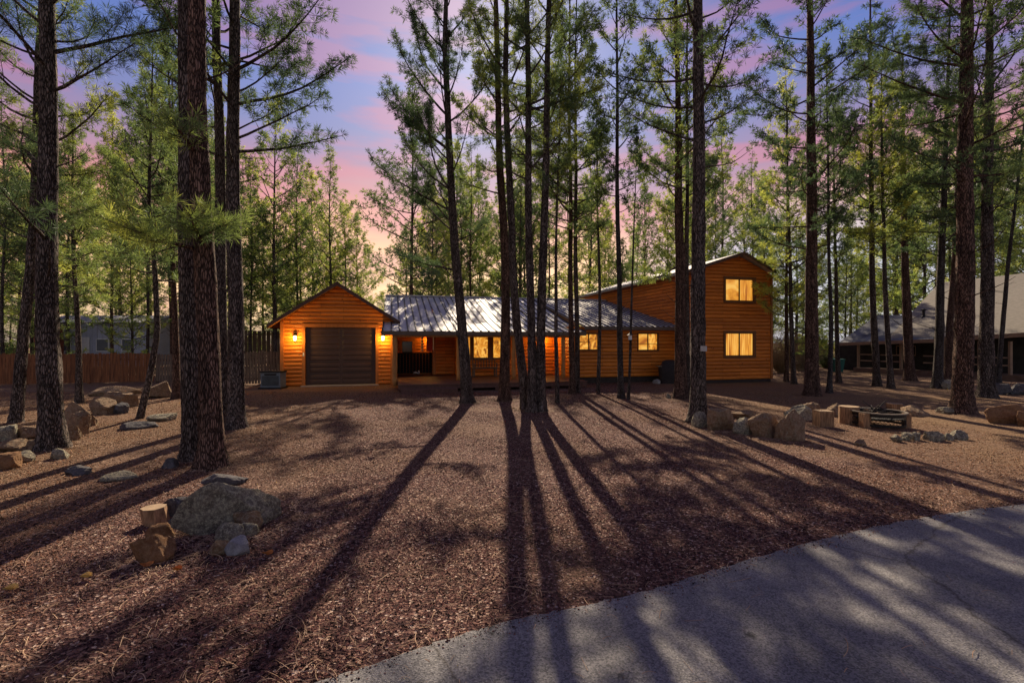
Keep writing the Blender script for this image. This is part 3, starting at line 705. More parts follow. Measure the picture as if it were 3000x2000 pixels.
# plane 1: lower
b.prism([H(ul, VE, ze), H(ur, VE, ze), H(ur, VBK, ZB), H(ul, VBK, ZB)], (0, 0, -.04))
b.prism([H(ul, VBK, ZB), H(ur + .001, VBK, ZB), H(ur + .001, VR, ZR), H(ul, VR, ZR)], (0, 0, -.04))
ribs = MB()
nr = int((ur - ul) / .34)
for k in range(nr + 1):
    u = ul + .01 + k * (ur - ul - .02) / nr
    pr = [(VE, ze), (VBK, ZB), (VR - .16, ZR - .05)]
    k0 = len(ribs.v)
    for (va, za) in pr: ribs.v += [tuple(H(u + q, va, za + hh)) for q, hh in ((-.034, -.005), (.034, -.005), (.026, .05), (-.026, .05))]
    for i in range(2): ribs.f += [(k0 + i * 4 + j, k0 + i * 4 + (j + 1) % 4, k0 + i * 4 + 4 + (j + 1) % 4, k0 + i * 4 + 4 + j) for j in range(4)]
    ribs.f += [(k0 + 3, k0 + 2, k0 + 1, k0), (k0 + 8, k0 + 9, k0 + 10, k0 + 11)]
b.prism([H(ul, VR, ZR), H(ur2, VR, ZR), H(ur2, 14, 2.5), H(ul, 14, 2.5)], (0, 0, -.04))
hbox(b, ul, ur2, VR - .16, VR + .16, ZR - .0, ZR + .07)
mr_ = b.build('metal_roof', ROOF, cabin); ribs.build('standing_seam', ROOF_RIB_SHADE, mr_)
# right wing roof
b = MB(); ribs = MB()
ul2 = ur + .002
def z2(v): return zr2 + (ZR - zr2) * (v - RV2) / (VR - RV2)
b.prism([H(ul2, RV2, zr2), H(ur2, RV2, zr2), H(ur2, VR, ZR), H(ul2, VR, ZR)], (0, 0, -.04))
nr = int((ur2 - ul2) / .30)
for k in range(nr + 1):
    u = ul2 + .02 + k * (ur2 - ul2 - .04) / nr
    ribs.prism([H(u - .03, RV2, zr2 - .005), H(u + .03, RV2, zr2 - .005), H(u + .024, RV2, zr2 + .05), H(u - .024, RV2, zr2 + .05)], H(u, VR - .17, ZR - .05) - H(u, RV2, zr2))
mr_ = b.build('metal_roof', ROOF, cabin); ribs.build('standing_seam', ROOF_RIB_SHADE, mr_)
b = MB()
hbox(b, ul, ur, VE - .035, VE - .002, ze - .16, ze + .012); hbox(b, ul2, ur2, RV2 - .035, RV2 - .002, zr2 - .16, zr2 + .012)
b.prism([H(ul - .03, VE, ze + .01), H(ul - .03, VBK, ZB + .01), H(ul - .03, VBK, ZB - .15), H(ul - .03, VE, ze - .15)], UVEC * .028)
b.prism([H(ur + .003, VE, ze + .01), H(ur + .003, VBK, ZB + .01), H(ur + .003, VBK, ZB - .15), H(ur + .003, VE, ze - .15)], UVEC * .028)
b.build('eave_fascia', mat('grey_brown_fascia', (.16, .115, .09), rough=.6, var=.3, scale=5), cabin)
b = MB()
b.prism([H(ul, VE, ze - .05), H(ur, VE, ze - .05), H(ur, VBK, ZB - .05), H(ul, VBK, ZB - .05)], (0, 0, -.03))
b.prism([H(ul, VBK, ZB - .052), H(ur, VBK, ZB - .052), H(ur, 4.2, ZB + .98 - .05), H(ul, 4.2, ZB + .98 - .05)], (0, 0, -.03))
b.build('porch_ceiling', SOFFIT, cabin)
hb('porch_beam', ul + .4, ur - .2, VE + .18, VE + .34, ze - .24, ze - .085, POST)

# porch walls
DT = .30            # deck level
rw0 = hu(1670, -1.6); pw0 = hu(1345, .3); pw1 = rw0
ceil1 = ze + .22 * (.3 - VE) - .1
holes = []
WIN = []
def add_win(px0, px1, py0, py1, v):
    u0, z1 = HP(px0, py0, v); u1, z0 = HP(px1, py1, v)
    return (u0, u1, z0, z1)
w1 = add_win(1363, 1378, 985, 1048, .3); w2 = add_win(1387, 1430, 985, 1048, .3); w3 = add_win(1444, 1490, 985, 1048, .3)
big = (w1[0] - .1, w3[1] + .1, w1[2] - .1, w1[3] + .02)
siding('porch_wall', .3, DT, ceil1, K(pw0), K(pw1), [big])
hb('porch_wall_core', pw0 + .01, pw1 - .01, .36, .45, 0, ceil1, SOFFIT)
cu = hu(1300, 2.0); siding('porch_side_wall', pw0, DT, ceil1 + .1, K(.3), K(2.0), axis='v')
c0 = hu(1270, 2.0)
siding('entry_wall', 2.0, DT, ceil1 + .5, K(c0), K(pw0 - .0))
siding('entry_side_wall', c0, DT, ceil1 + .8, K(2.0), K(4.0), axis='v')
bw = HP(1185, 990, 4.0)
bh = add_win(1178, 1208, 1000, 1034, 4.0)
siding('porch_back_wall', 4.0, DT, 3.6, K(gr), K(c0), [bh])
b = MB(); hbox(b, gr, c0, 4.05, 4.15, 0, 3.7); hbox(b, c0 + .05, pw0 - .01, 2.06, 2.14, 0, ceil1 + .5); b.build('inner_wall', SOFFIT, cabin)
for (uu, vv, zt) in ((pw0, .3, ceil1), (c0, 2.0, ceil1 + .4)):
    hb('corner_board', uu - .055, uu + .11, vv - .075, vv + .06, DT, zt, TRIM)

def window(u0, u1, z0, z1, v, pane=GLOW_R, mull=1, hm=None, trim=.10, trimm=None, panes=None, name='window'):
    """window thing part: trim > sash, panes"""
    t = MB()
    hbox(t, u0 - trim, u0, v - .075, v + .02, z0 - trim, z1 + trim); hbox(t, u1, u1 + trim, v - .075, v + .02, z0 - trim, z1 + trim)
    hbox(t, u0 + .001, u1 - .001, v - .073, v + .02, z1, z1 + trim); hbox(t, u0 + .001, u1 - .001, v - .077, v + .02, z0 - trim, z0)
    w = t.build(name, trimm or WFRAME, cabin)
    s = MB(); n = mull + 1; wd = (u1 - u0) / n
    for k in range(1, n): hbox(s, u0 + k * wd - .022, u0 + k * wd + .022, v - .035, v + .015, z0, z1)
    if hm:
        for zz in hm: hbox(s, u0 + .001, u1 - .001, v - .02, v + .012, zz - .012, zz + .012)
    hbox(s, u0, u0 + .02, v - .03, v + .014, z0, z1); hbox(s, u1 - .02, u1, v - .03, v + .014, z0, z1)
    hbox(s, u0, u1, v - .029, v + .013, z0, z0 + .02); hbox(s, u0, u1, v - .029, v + .013, z1 - .02, z1)
    s.build('sash', SASH, w)
    for k in range(n):
        g = MB(); hbox(g, u0 + k * wd + .02, u0 + (k + 1) * wd - .02, v + .02, v + .03, z0, z1)
        g.build('pane', (panes[k] if panes else pane), w)
    return w
# porch picture window
for w, pn in ((w1, GLOW_R), (w2, GLOW_B), (w3, GLOW_B)):
    window(*w, .3, pane=pn, mull=0, trim=.05, trimm=WFRAME)
b = MB(); hbox(b, w1[1] + .052, w2[0] - .052, .24, .33, big[2], big[3]); hbox(b, w2[1] + .052, w3[0] - .052, .24, .33, big[2], big[3])
hbox(b, big[0], w1[0] - .052, .24, .33, big[2], big[3]); hbox(b, w3[1] + .052, big[1], .24, .33, big[2], big[3])
hbox(b, big[0] + .01, big[1] - .01, .27, .335, big[2], w1[2] - .052); b.build('window_surround', WFRAME, cabin)
window(*bh, 4.0, pane=mat('dark_glass', (.06, .055, .05), rough=.08, spec=.6, var=.2, scale=3), mull=0, trim=.16, trimm=TRIM)
# dark storage bench / rail panel at the back of the porch entry
b = MB(); hu0, hz = HP(1170, 1036, 2.6); hu1 = hu(1268, 2.6)
for k in range(12):
    a = gr + .06 + k * (hu1 - gr - .1) / 12; hbox(b, a, a + (hu1 - gr - .1) / 12 - .012, 2.6, 2.63, DT + .03, hz)
hbox(b, gr + .05, hu1, 2.56, 2.66, hz, hz + .05); b.build('porch_rail_panel', DARK, cabin)
# deck with boards
df = -3.75
du0 = hu(1166, df); du1 = rw0 - .02
b = MB()
nb = 26
for k in range(nb):
    v0 = df + (4.05 - df) * k / nb; v1 = df + (4.05 - df) * (k + 1) / nb - .008
    lo_u = du0 if v0 < .2 else gr + .08
    hi_u = rw0 - .02 if v0 < .1 else pw0 - .02 if v0 < 1.8 else c0 - .02
    hbox(b, lo_u, hi_u, v0, v1, DT - .035, DT - .002)
b.build('deck', DECK, cabin)
b = MB(); hbox(b, du0 + .02, du1 - .02, df + .03, df + .07, DT - .19, DT - .037)
for k in range(7): 
    a = du0 + .3 + k * (du1 - du0 - .6) / 6; hbox(b, a - .07, a + .07, df + .08, df + .22, 0, DT - .04)
hbox(b, du0 + .02, du0 + .06, df + .07, 0, DT - .2, DT - .037)
b.build('deck_frame', DECK, cabin)
hb('deck_step', du0 + .1, hu(1338, df), df - .34, df - .0, 0, .15, DECK)
# posts
def hpost(px, v, z0, r=.075, m=POST):
    u = hu(px, v); rng = random.Random(int(px)); pts = []; rr = []
    for k in range(9):
        z = z0 + (ze - .2 - z0) * k / 8; pts.append(H(u + rng.uniform(-.012, .012), v + rng.uniform(-.012, .012), z)); rr.append(r * rng.uniform(.93, 1.07) * (1.12 - .015 * k))
    b = MB(); b.tube(pts, rr, 12); return b.build('post', m, cabin, smooth=True)
hpost(1157, VE + .25, .1, .10); hpost(1343, VE + .2, DT - .002, .085); hpost(1505, VE + .2, DT - .002, .085); hpost(1650, VE + .2, DT - .002, .085)
# wall lamps
def wall_lamp(px, v0=0.0, E=30, py=990):
    u, z = HP(px, py, v0); v = v0 - .16
    b = MB(); hbox(b, u - .05, u + .05, v0 - .07, v0 - .045, z - .02, z + .22); b.bar(H(u, v0 - .06, z + .16), H(u, v, z + .2), .025, .025)
    b.tube([H(u, v, z + .10), H(u, v, z + .16), H(u, v, z + .2), H(u, v, z + .215)], [.085, .06, .03, .012], 10)
    o = b.build('wall_lamp', METAL_DK, cabin)
    g = MB(); g.tube([H(u, v, z - .12), H(u, v, z - .10), H(u, v, z), H(u, v, z + .08), H(u, v, z + .098)], [.03, .055, .07, .065, .04], 12); g.build('lamp_glass', LAMP_GLASS, o, smooth=True)
    li = bpy.data.lights.new('wall_lamp_light', 'POINT'); li.energy = E; li.color = (1, .56, .12); li.shadow_soft_size = .09
    lo = bpy.data.objects.new('wall_lamp_light', li); COL.objects.link(lo); lo.location = H(u, v - .14, z - .02)
wall_lamp(866); wall_lamp(1122); wall_lamp(1583, .3, 26, 996); wall_lamp(1258, 4.0, 14, 996)

# right wing (single storey)
rz = z2(WV) - .1; rw1 = wr
wa = add_win(1697, 1751, 978, 1024, WV); wb = add_win(1869, 1926, 977, 1025, WV)
siding('right_wing_wall', WV, .28, rz, K(rw0), K(rw1), [wa, wb])
siding('right_wing_side_wall', rw0, .28, rz, K(WV), K(.3), axis='v')
hb('right_wing_core', rw0 + .02, rw1 - .01, WV + .06, WV + .12, 0, rz, SOFFIT)
hb('right_foundation', rw0 + .02, rw1, WV + .03, WV + .055, 0, .28, FOUND)
hb('right_corner_board', rw0 - .045, rw0 + .10, WV - .075, WV, .26, rz, TRIM)
window(*wa, WV, panes=[GLOW_B, GLOW_B], trim=.06)
window(*wb, WV, panes=[GLOW_R, GLOW_B], trim=.05, hm=[wb[2] + .38 * (wb[3] - wb[2])])

# two-storey wing
TV = -3.0
tl = wr; tr = hu(2259, TV)
zb = HP(2150, 1111, TV)[1]
tp_u, tp_z = HP(2180, 738, TV - .4); tl_u, tl_z = HP(2018, 790, TV - .4); tr_u, tr_z = HP(2272, 792, TV - .4)
s1 = (tp_z - tl_z) / (tp_u - tl_u); s2 = (tp_z - tr_z) / (tr_u - tp_u)
def ttop(u): return tp_z - .12 - (s1 * (tp_u - u) if u < tp_u else s2 * (u - tp_u))
def tLf(z): return tl if z <= ttop(tl) else min(tp_u, tp_u - (tp_z - .12 - z) / s1)
def tRf(z): return tr if z <= ttop(tr) else max(tp_u, tp_u + (tp_z - .12 - z) / s2)
wu = add_win(2124, 2206, 817, 882, TV); wl = add_win(2124, 2206, 976, 1041, TV)
siding('tower_front_wall', TV, zb, tp_z - .13, tLf, tRf, [wu, wl], SIDING2, zofs=[ttop(tl), ttop(tr)])
siding('tower_side_wall', tl, zb, ttop(tl), K(TV), K(10.0), (), SIDING2, axis='v')
siding('tower_right_wall', tr, zb, ttop(tr), K(TV), K(10.0), (), SIDING2, axis='v', face=1)
b = MB(); hbox(b, tl + .02, tr - .02, TV + .05, TV + .13, 0, min(ttop(tl), ttop(tr)) - .01); hbox(b, tl + .02, tl + .1, TV + .14, 9.95, 0, ttop(tl) - .02); hbox(b, tr - .1, tr - .02, TV + .14, 9.95, 0, ttop(tr) - .02); hbox(b, tl + .11, tr - .11, 9.85, 9.95, 0, ttop(tr) - .02)
b.prism([H(tl + .05, TV + .02, ttop(tl) - .02), H(tr - .05, TV + .02, ttop(tr) - .02), H(tp_u, TV + .02, tp_z - .2)], VVEC * .08)
b.build('tower_core', SOFFIT, cabin)
hb('tower_foundation', tl + .01, tr - .01, TV + .012, TV + .045, 0, zb, FOUND)
TT = mat('tower_trim', (.42, .14, .03), rough=.5, var=.3, scale=8)
hb('corner_board', tl - .045, tl + .09, TV - .075, TV, zb, ttop(tl) - .03, TT); hb('corner_board', tr - .09, tr + .045, TV - .075, TV, zb, ttop(tr) - .03, TT)
window(*wu, TV, panes=[GLOW_R, GLOW_C], trim=.12); window(*wl, TV, panes=[GLOW_C, GLOW_C], trim=.12)
slab('tower_roof', H(tl_u, TV - .4, tl_z), H(tp_u, TV - .4, tp_z), H(tp_u, 10.3, tp_z), H(tl_u, 10.3, tl_z), .05, ROOF)
slab('tower_roof', H(tp_u, TV - .4, tp_z - .002), H(tr_u, TV - .4, tr_z), H(tr_u, 10.3, tr_z), H(tp_u, 10.3, tp_z - .002), .05, ROOF)
b = MB(); rake(b, tl_u - .02, tl_z + .01, tp_u, tp_z + .02, TV - .402, .15); rake(b, tp_u, tp_z + .02, tr_u + .02, tr_z + .01, TV - .402, .15)
b.build('tower_fascia', TRIM_DK, cabin)
b = MB(); hbox(b, tl_u - .03, tl_u - .002, TV - .4, 10.3, tl_z - .12, tl_z + .02); b.build('gutter', mat('pale_gutter', (.5, .5, .5), rough=.35, metal=.5, var=.2, scale=6), cabin)
hb('tower_soffit', tl_u + .0, tl - .005, TV - .39, 10.2, tl_z - .16, tl_z - .125, SOFFIT)

# ---------------------------------------------------------------- porch things
def wicker_seat():
    u0, _ = HP(1384, 1000, -.2); u1, _ = HP(1455, 1000, -.2); o = empty('porch_bench', H((u0 + u1) / 2, -.2, DT), 'dark wooden bench on the porch below the picture window', 'bench')
    b = MB(); hbox(b, u0, u1, -.45, .05, DT + .40, DT + .45); b.build('seat', FENCE_DK, o)
    b = MB()
    for k in range(9): a = u0 + .04 + k * (u1 - u0 - .1) / 8; hbox(b, a, a + .04, .06, .09, DT + .45, DT + .85)
    hbox(b, u0, u1, .05, .10, DT + .85, DT + .91); b.build('backrest', FENCE_DK, o)
    for uu in (u0 + .03, u1 - .09):
        for vv in (-.44, .0):
            b = MB(); hbox(b, uu, uu + .06, vv, vv + .06, DT, DT + .399); b.build('leg', FENCE_DK, o)
    for uu in (u0 + .01, u1 - .07):
        b = MB(); hbox(b, uu, uu + .06, -.46, .049, DT + .62, DT + .66); hbox(b, uu, uu + .06, -.46, -.40, DT + .451, DT + .619); b.build('armrest', FENCE_DK, o)
wicker_seat()
def rock_np(seed, sx, sy, sz, sub=5, ang=.5, planes=11, rough=.10):
    bm = bmesh.new(); bmesh.ops.create_icosphere(bm, subdivisions=sub, radius=1.0)
    V = np.array([v.co[:] for v in bm.verts]); F = np.array([[v.index for v in f.verts] for f in bm.faces]); bm.free()
    rs = np.random.RandomState(seed)
    if ang > .65: planes = 9
    for k in range(planes):
        n = rs.randn(3); n[2] = n[2] * .8 + .15; n /= np.linalg.norm(n); d = rs.uniform(.46, .70) if ang > .65 else rs.uniform(.50, .85) if ang > .35 else rs.uniform(.66, .92)
        h = V @ n; ex = np.maximum(h - d, 0); V = V - ex[:, None] * n * (.92 if ang > .3 else .7)
    for fr, am in ((1.7, .11), (4.1, .05), (9.5, .034), (19., .020), (36., .010)):
        ph = rs.rand(3, 3) * 6.28; q = rs.randn(3, 3) * fr / 1.7
        s = sum(np.sin(V @ q[i] + ph[i, 0]) * np.sin(V @ q[(i + 1) % 3] * 1.3 + ph[i, 1]) for i in range(3)) / 1.8
        V = V * (1 + am * (rough / .09) * s)[:, None]
    V = V * np.array([sx, sy, sz])
    return V, F
ROCKN = [0]
def rock(x0, x1, y0, y1, m, label, name='boulder', cat='rock', ang=.5, flat=1.0, seed=None, group=None, depth=.8, sink=.42, lift=0.0, rz=None, shear=0.0, taper=0.0):
    """rock filling the photo box x0..x1 / y0..y1; its foot on the ground at y1"""
    ROCKN[0] += 1; seed = seed or ROCKN[0] * 13 + 5
    D = CH * FPX / (y1 - 1000.0); w = (x1 - x0) / FPX * D; dpt = max(w * depth, .05)
    Dc = D + dpt * .42
    h = (y1 - y0) / FPX * Dc
    h = max(h - dpt * .5 * (CH - .2) / Dc * .55, .05) * flat
    V, F = rock_np(seed, w / 2 * 1.04, dpt / 2, h / 2 * (1 + sink * 1.5), ang=ang, sub=5 if w > .3 else 4)
    up_ = V[:, 2] > -h * .3
    for ax, wd in ((0, w), (1, dpt)):
        lo_, hi_ = V[up_, ax].min(), V[up_, ax].max(); V[:, ax] = (V[:, ax] - (lo_ + hi_) / 2) * wd / (hi_ - lo_)
    zmax = V[:, 2].max(); V[:, 2] += h - zmax
    V[:, 2] = np.maximum(V[:, 2], -.03); xx = V[:, 0] / (w / 2); V[:, 2] = np.where(V[:, 2] > 0, V[:, 2] * np.clip(1 - taper * np.clip(xx + .1, 0, 1) - abs(taper) * .35 * np.clip(-xx - .45, 0, 1), .1, 1), V[:, 2]); V[:, 1] += shear * V[:, 0]
    me = np_mesh(name, V, F, smooth=False)
    o = link(name, me, m); cx = ((x0 + x1) / 2 - 1500) / FPX * Dc; o.location = (cx, Dc, lift)
    me.polygons.foreach_set('use_smooth', np.ones(len(F), bool)); me.set_sharp_from_angle(angle=R(27))
    tag(o, label, cat, group); return o
# foreground cluster
rock(568, 792, 1402, 1558, ROCK_GR, 'largest grey lichen-covered boulder, in the foreground gravel', ang=.45, seed=44, depth=.58, sink=.4, shear=.6, taper=.55)
rock(586, 730, 1388, 1420, ROCK_DK, 'flat dark slab lying in the gravel behind the largest grey boulder', name='flat_stone', depth=.6)
rock(487, 556, 1455, 1513, ROCK_DK, 'dark rounded rock between the cut log and the large grey boulder', depth=.9)
rock(433, 513, 1535, 1580, ROCK_OR, 'tan flat-topped rock directly below the tilted cut log', ang=.6)
rock(392, 516, 1566, 1652, ROCK_OR, 'angular orange-brown rock at the front of the foreground cluster', ang=.8, depth=.75, seed=91)
rock(685, 765, 1500, 1560, ROCK_BR, 'thin tilted brown rock at the right foot of the large grey boulder', ang=.6)
rock(700, 756, 1532, 1572, ROCK_GR, 'small grey-green stone under the thin tilted brown rock', name='stone')
rock(633, 718, 1534, 1588, ROCK_GR, 'rounded grey-brown rock in front of the large grey boulder', ang=.3)
rock(612, 678, 1585, 1630, ROCK_BR, 'dull brown rock left of the white quartz stone', ang=.4)
rock(664, 737, 1578, 1630, ROCK_WH, 'white quartz stone at the front right of the foreground cluster', name='quartz_stone', ang=.9, seed=5)
rock(496, 538, 1512, 1540, ROCK_DK, 'small bluish stone right of the tilted cut log', name='stone')
# right-hand row
RG = None
rock(2027, 2074, 1204, 1252, ROCK_GR, 'small grey rock leaning on the foot of the trunk with the white plate', ang=.3)
rock(2068, 2156, 1196, 1262, ROCK_BR, 'blocky brown boulder just right of the trunk with the white plate', ang=.5, depth=.7, seed=21)
rock(2130, 2216, 1202, 1228, ROCK_BR, 'low flat brown slab behind the row of yard boulders', name='flat_stone')
rock(2143, 2222, 1222, 1274, ROCK_GR, 'grey angular boulder left of the slanting tan boulder', ang=.5, depth=.8)
rock(2190, 2288, 1208, 1283, ROCK_BR, 'slanting tan boulder with pale lichened top, left of the round boulder', ang=.5, depth=.8, taper=-.4)
rock(2273, 2358, 1198, 1292, ROCK_BR, 'tall rounded brown boulder at the front of the yard row', ang=.35, depth=.8, seed=12)
rock(2300, 2382, 1186, 1232, ROCK_GR, 'grey-brown boulder just behind the tall rounded boulder', ang=.4)
rock(2346, 2400, 1178, 1217, ROCK_BR, 'humped brown boulder behind the square cut stump', ang=.4)
rock(2406, 2466, 1180, 1220, ROCK_BR, 'domed brown boulder between the two cut stumps', ang=.4)
rock(2643, 2720, 1190, 1220, ROCK_BR, 'low brown rock right of the fire pit', ang=.6)
rock(2750, 2800, 1192, 1212, ROCK_GR, 'pale flat rock left of the thick red-barked pine', name='flat_stone')
rock(2881, 2992, 1184, 1242, ROCK_OR, 'big flat orange boulder right of the thick red-barked pine', ang=.6, depth=.6)
rock(2985, 3040, 1206, 1252, ROCK_OR, 'orange rock cut by the right edge of the photo', ang=.5)
for k, (a, c, d, e, t) in enumerate([(2611, 2642, 1272, 1295, 'leftmost'), (2640, 2672, 1266, 1292, 'second from left'), (2670, 2700, 1266, 1291, 'third from left'),
                                 (2705, 2760, 1262, 1292, 'fourth and widest'), (2762, 2790, 1268, 1290, 'fifth from left'), (2785, 2830, 1260, 1289, 'rightmost')]):
    rock(a, c, d, e, ROCK_GR, t + ' stone of the half-buried row before the fire pit', name='stone', group='stones edging the fire pit yard')
rock(2503, 2534, 1286, 1306, ROCK_BR, 'single small brown stone in front of the fire pit', name='stone')
rock(2755, 2800, 1112, 1140, ROCK_GR, 'pale-topped rock under the pines before the dark neighbouring house')
rock(2914, 2955, 1122, 1156, ROCK_DK, 'dark rock pile stone left of its twin by the right edge', ang=.6)
rock(2950, 3010, 1122, 1157, ROCK_DK, 'dark rock pile stone at the right edge before the neighbouring house', ang=.6)
# left bank
rock(-25, 72, 1326, 1375, ROCK_OR, 'low orange boulder cut by the left edge of the photo', ang=.4)
rock(50, 100, 1322, 1354, ROCK_GR, 'small grey rock between the orange boulder and the left pine')
rock(-6, 56, 1245, 1293, ROCK_GR, 'grey boulder at the left edge below the leaning dark pine')
rock(0, 86, 1288, 1328, ROCK_BR, 'brown boulder at the left edge above the orange boulder')
rock(54, 118, 1248, 1287, ROCK_BR, 'tan rock partly hidden by the thick left pine')
rock(79, 114, 1287, 1322, ROCK_BR, 'small brown rock at the left foot of the thick left pine')
rock(150, 204, 1313, 1345, ROCK_GR, 'flat grey slab at the right foot of the thick left pine', name='flat_stone')
rock(182, 280, 1177, 1252, ROCK_BR, 'biggest domed brown boulder of the left bank', ang=.6, depth=.7, seed=301)
rock(186, 254, 1205, 1276, ROCK_BR, 'brown rock below the biggest domed boulder of the left bank', ang=.6)
rock(184, 236, 1246, 1291, ROCK_BR, 'light brown rock lowest in the left bank pile, right of the thick pine', ang=.6)
rock(314, 398, 1146, 1194, ROCK_BR, 'brown rock with a bright rim in the heap before the wooden fence')
rock(280, 392, 1131, 1160, ROCK_BR, 'long brown rock on top of the heap before the wooden fence', ang=.5)
rock(263, 340, 1164, 1214, ROCK_BR, 'brown rock at the left of the heap before the wooden fence')
rock(330, 375, 1180, 1212, ROCK_DK, 'dark rock at the front of the heap before the wooden fence')
rock(428, 506, 1117, 1166, ROCK_BR, 'flat-topped boulder between the leaning thin pine and the big pines', ang=.7)
rock(433, 506, 1213, 1235, ROCK_GR, 'flat pale stone right of the leaning thin pine', name='flat_stone')
rock(349, 450, 1236, 1260, ROCK_DK, 'long dark slab in front of the leaning thin pine', name='flat_stone')
rock(191, 268, 1367, 1393, ROCK_DK, 'flat dark stone alone in the gravel right of the orange boulder', name='flat_stone')
rock(300, 400, 1388, 1411, ROCK_GR, 'flat pale stone alone in the gravel left of the big pines', name='flat_stone')
rock(479, 524, 1342, 1372, ROCK_DK, 'dark stone at the left foot of the double big pine', name='stone')
rock(1912, 1935, 1110, 1124, ROCK_WH, 'pale block lying against the cabin wall under the small window', name='stone')
rock(1950, 1966, 1152, 1166, ROCK_GR, 'small grey stone at the left foot of the forked pine', name='stone')

# stumps and fire pit
def stump(x0, x1, y0, y1, label, square=False, nside=0, tilt=(0, 0), split=False):
    D = CH * FPX / (y1 - 1000.0); w = (x1 - x0) / FPX * D; r = w / 2; Dc = D + r * .8; h = (y1 - y0) / FPX * Dc - r * .25
    cx = ((x0 + x1) / 2 - 1500) / FPX * Dc
    o = empty('cut_stump', (cx, Dc, 0), label, 'tree stump')
    rng = random.Random(int(x0)); n = nside or (4 if square else 20)
    ring = []
    for k in range(n):
        a = 2 * math.pi * k / n + (R(40) if square else 0); rr = r * (1.15 if square else 1) * rng.uniform(.95, 1.05); ring.append((rr * math.cos(a), rr * math.sin(a)))
    def P(x, y, z): return (cx + x + tilt[0] * z, Dc + y + tilt[1] * z, z)
    b = MB(); lv = [-.02, h * .25, h * .5, h * .8, h]; 
    for z in lv:
        for (x, y) in ring: b.v.append(P(x * rng.uniform(.98, 1.02), y * rng.uniform(.98, 1.02), z))
    for i in range(len(lv) - 1):
        for j in range(n): q = (j + 1) % n; b.f.append((i * n + j, i * n + q, (i + 1) * n + q, (i + 1) * n + j))
    b.f.append(tuple(range(n - 1, -1, -1)))
    b.build('bark_side', WOOD_SPLIT if split else BARK_RED, o)
    b = MB(); b.prism([P(x * .985, y * .985, h - .012) for x, y in ring], (0, 0, .016)); b.build('cut_top', WOOD_CUT, o)
    return o
stump(2388, 2437, 1200, 1251, 'square-split stump seat standing left of the fire pit', square=True, split=True)
stump(2460, 2514, 1187, 1243, 'round pale stump seat right behind the left of the fire pit', split=True)
stump(2601, 2641, 1179, 1203, 'small cut block behind the right side of the fire pit', split=True)
stump(426, 492, 1488, 1541, 'tilted cut log with pale top among the foreground rocks', nside=7, tilt=(-.25, .05), split=True)
def fire_pit():
    c = G(2570, 1257); c.y += .45; c.x = (2572 - 1500) / FPX * c.y; r = .53; h = .36
    o = empty('fire_pit', c, 'round iron-mesh fire pit on wooden blocks with kindling on top', 'fire pit')
    def ring(b, r0, r1, z0, z1, n=40):
        k = len(b.v)
        for i in range(n):
            a = 2 * math.pi * i / n; ca, sa = math.cos(a), math.sin(a)
            b.v += [(c.x + r0 * ca, c.y + r0 * sa, z0), (c.x + r1 * ca, c.y + r1 * sa, z0), (c.x + r1 * ca, c.y + r1 * sa, z1), (c.x + r0 * ca, c.y + r0 * sa, z1)]
        for i in range(n):
            j = (i + 1) % n
            for q in range(4): p = (q + 1) % 4; b.f.append((k + i * 4 + q, k + j * 4 + q, k + j * 4 + p, k + i * 4 + p))
    b = MB(); ring(b, r - .02, r + .035, h - .025, h); b.build('rim', mat('worn_iron', (.30, .26, .22), rough=.5, metal=.5, var=.4, scale=12), o)
    b = MB(); ring(b, r - .02, r, h - .10, h - .027); ring(b, r - .02, r, .04, .09)
    n = 44
    for i in range(n):
        for s in (-1, 1):
            a = 2 * math.pi * i / n; a2 = a + s * .28
            b.tube([(c.x + (r - .01) * math.cos(a), c.y + (r - .01) * math.sin(a), .08), (c.x + (r - .01) * math.cos((a + a2) / 2), c.y + (r - .01) * math.sin((a + a2) / 2), .17), (c.x + (r - .01) * math.cos(a2), c.y + (r - .01) * math.sin(a2), h - .09)], .004, 4)
    b.build('mesh_screen', METAL_DK, o)
    b = MB(); ring(b, 0.02, r - .04, h - .16, h - .14); b.build('ash_grate', DARK, o)
    for a, w in ((R(205), .17), (R(-28), .13), (R(80), .14), (R(150), .12)):
        x = c.x + (r + .0) * math.cos(a); y = c.y + (r + .0) * math.sin(a); b = MB()
        b.prism([(x - w / 2, y - w / 2, 0), (x + w / 2, y - w * .55, 0), (x + w * .48, y + w / 2, 0), (x - w * .5, y + w * .45, 0)], (0, 0, h - .03)); b.build('wood_block', WOOD_SPLIT, o)
    rng = random.Random(5)
    for k in range(16):
        a = rng.uniform(0, 6.28); q = rng.uniform(0, .3); ln = rng.uniform(.2, .45); p = Vector((c.x + q * math.cos(a) - .1, c.y + q * math.sin(a), h - .13 + rng.uniform(.02, .12))); th = rng.uniform(0, 6.28); e = rng.uniform(-.1, .75)
        d = Vector((math.cos(th) * math.cos(e), math.sin(th) * math.cos(e), math.sin(e))); b = MB(); b.tube([p, p + d * ln * .5 + Vector((0, 0, .01)), p + d * ln], [.016, .014, .008], 6); b.build('kindling_stick', BARK_GREY, o)
fire_pit()

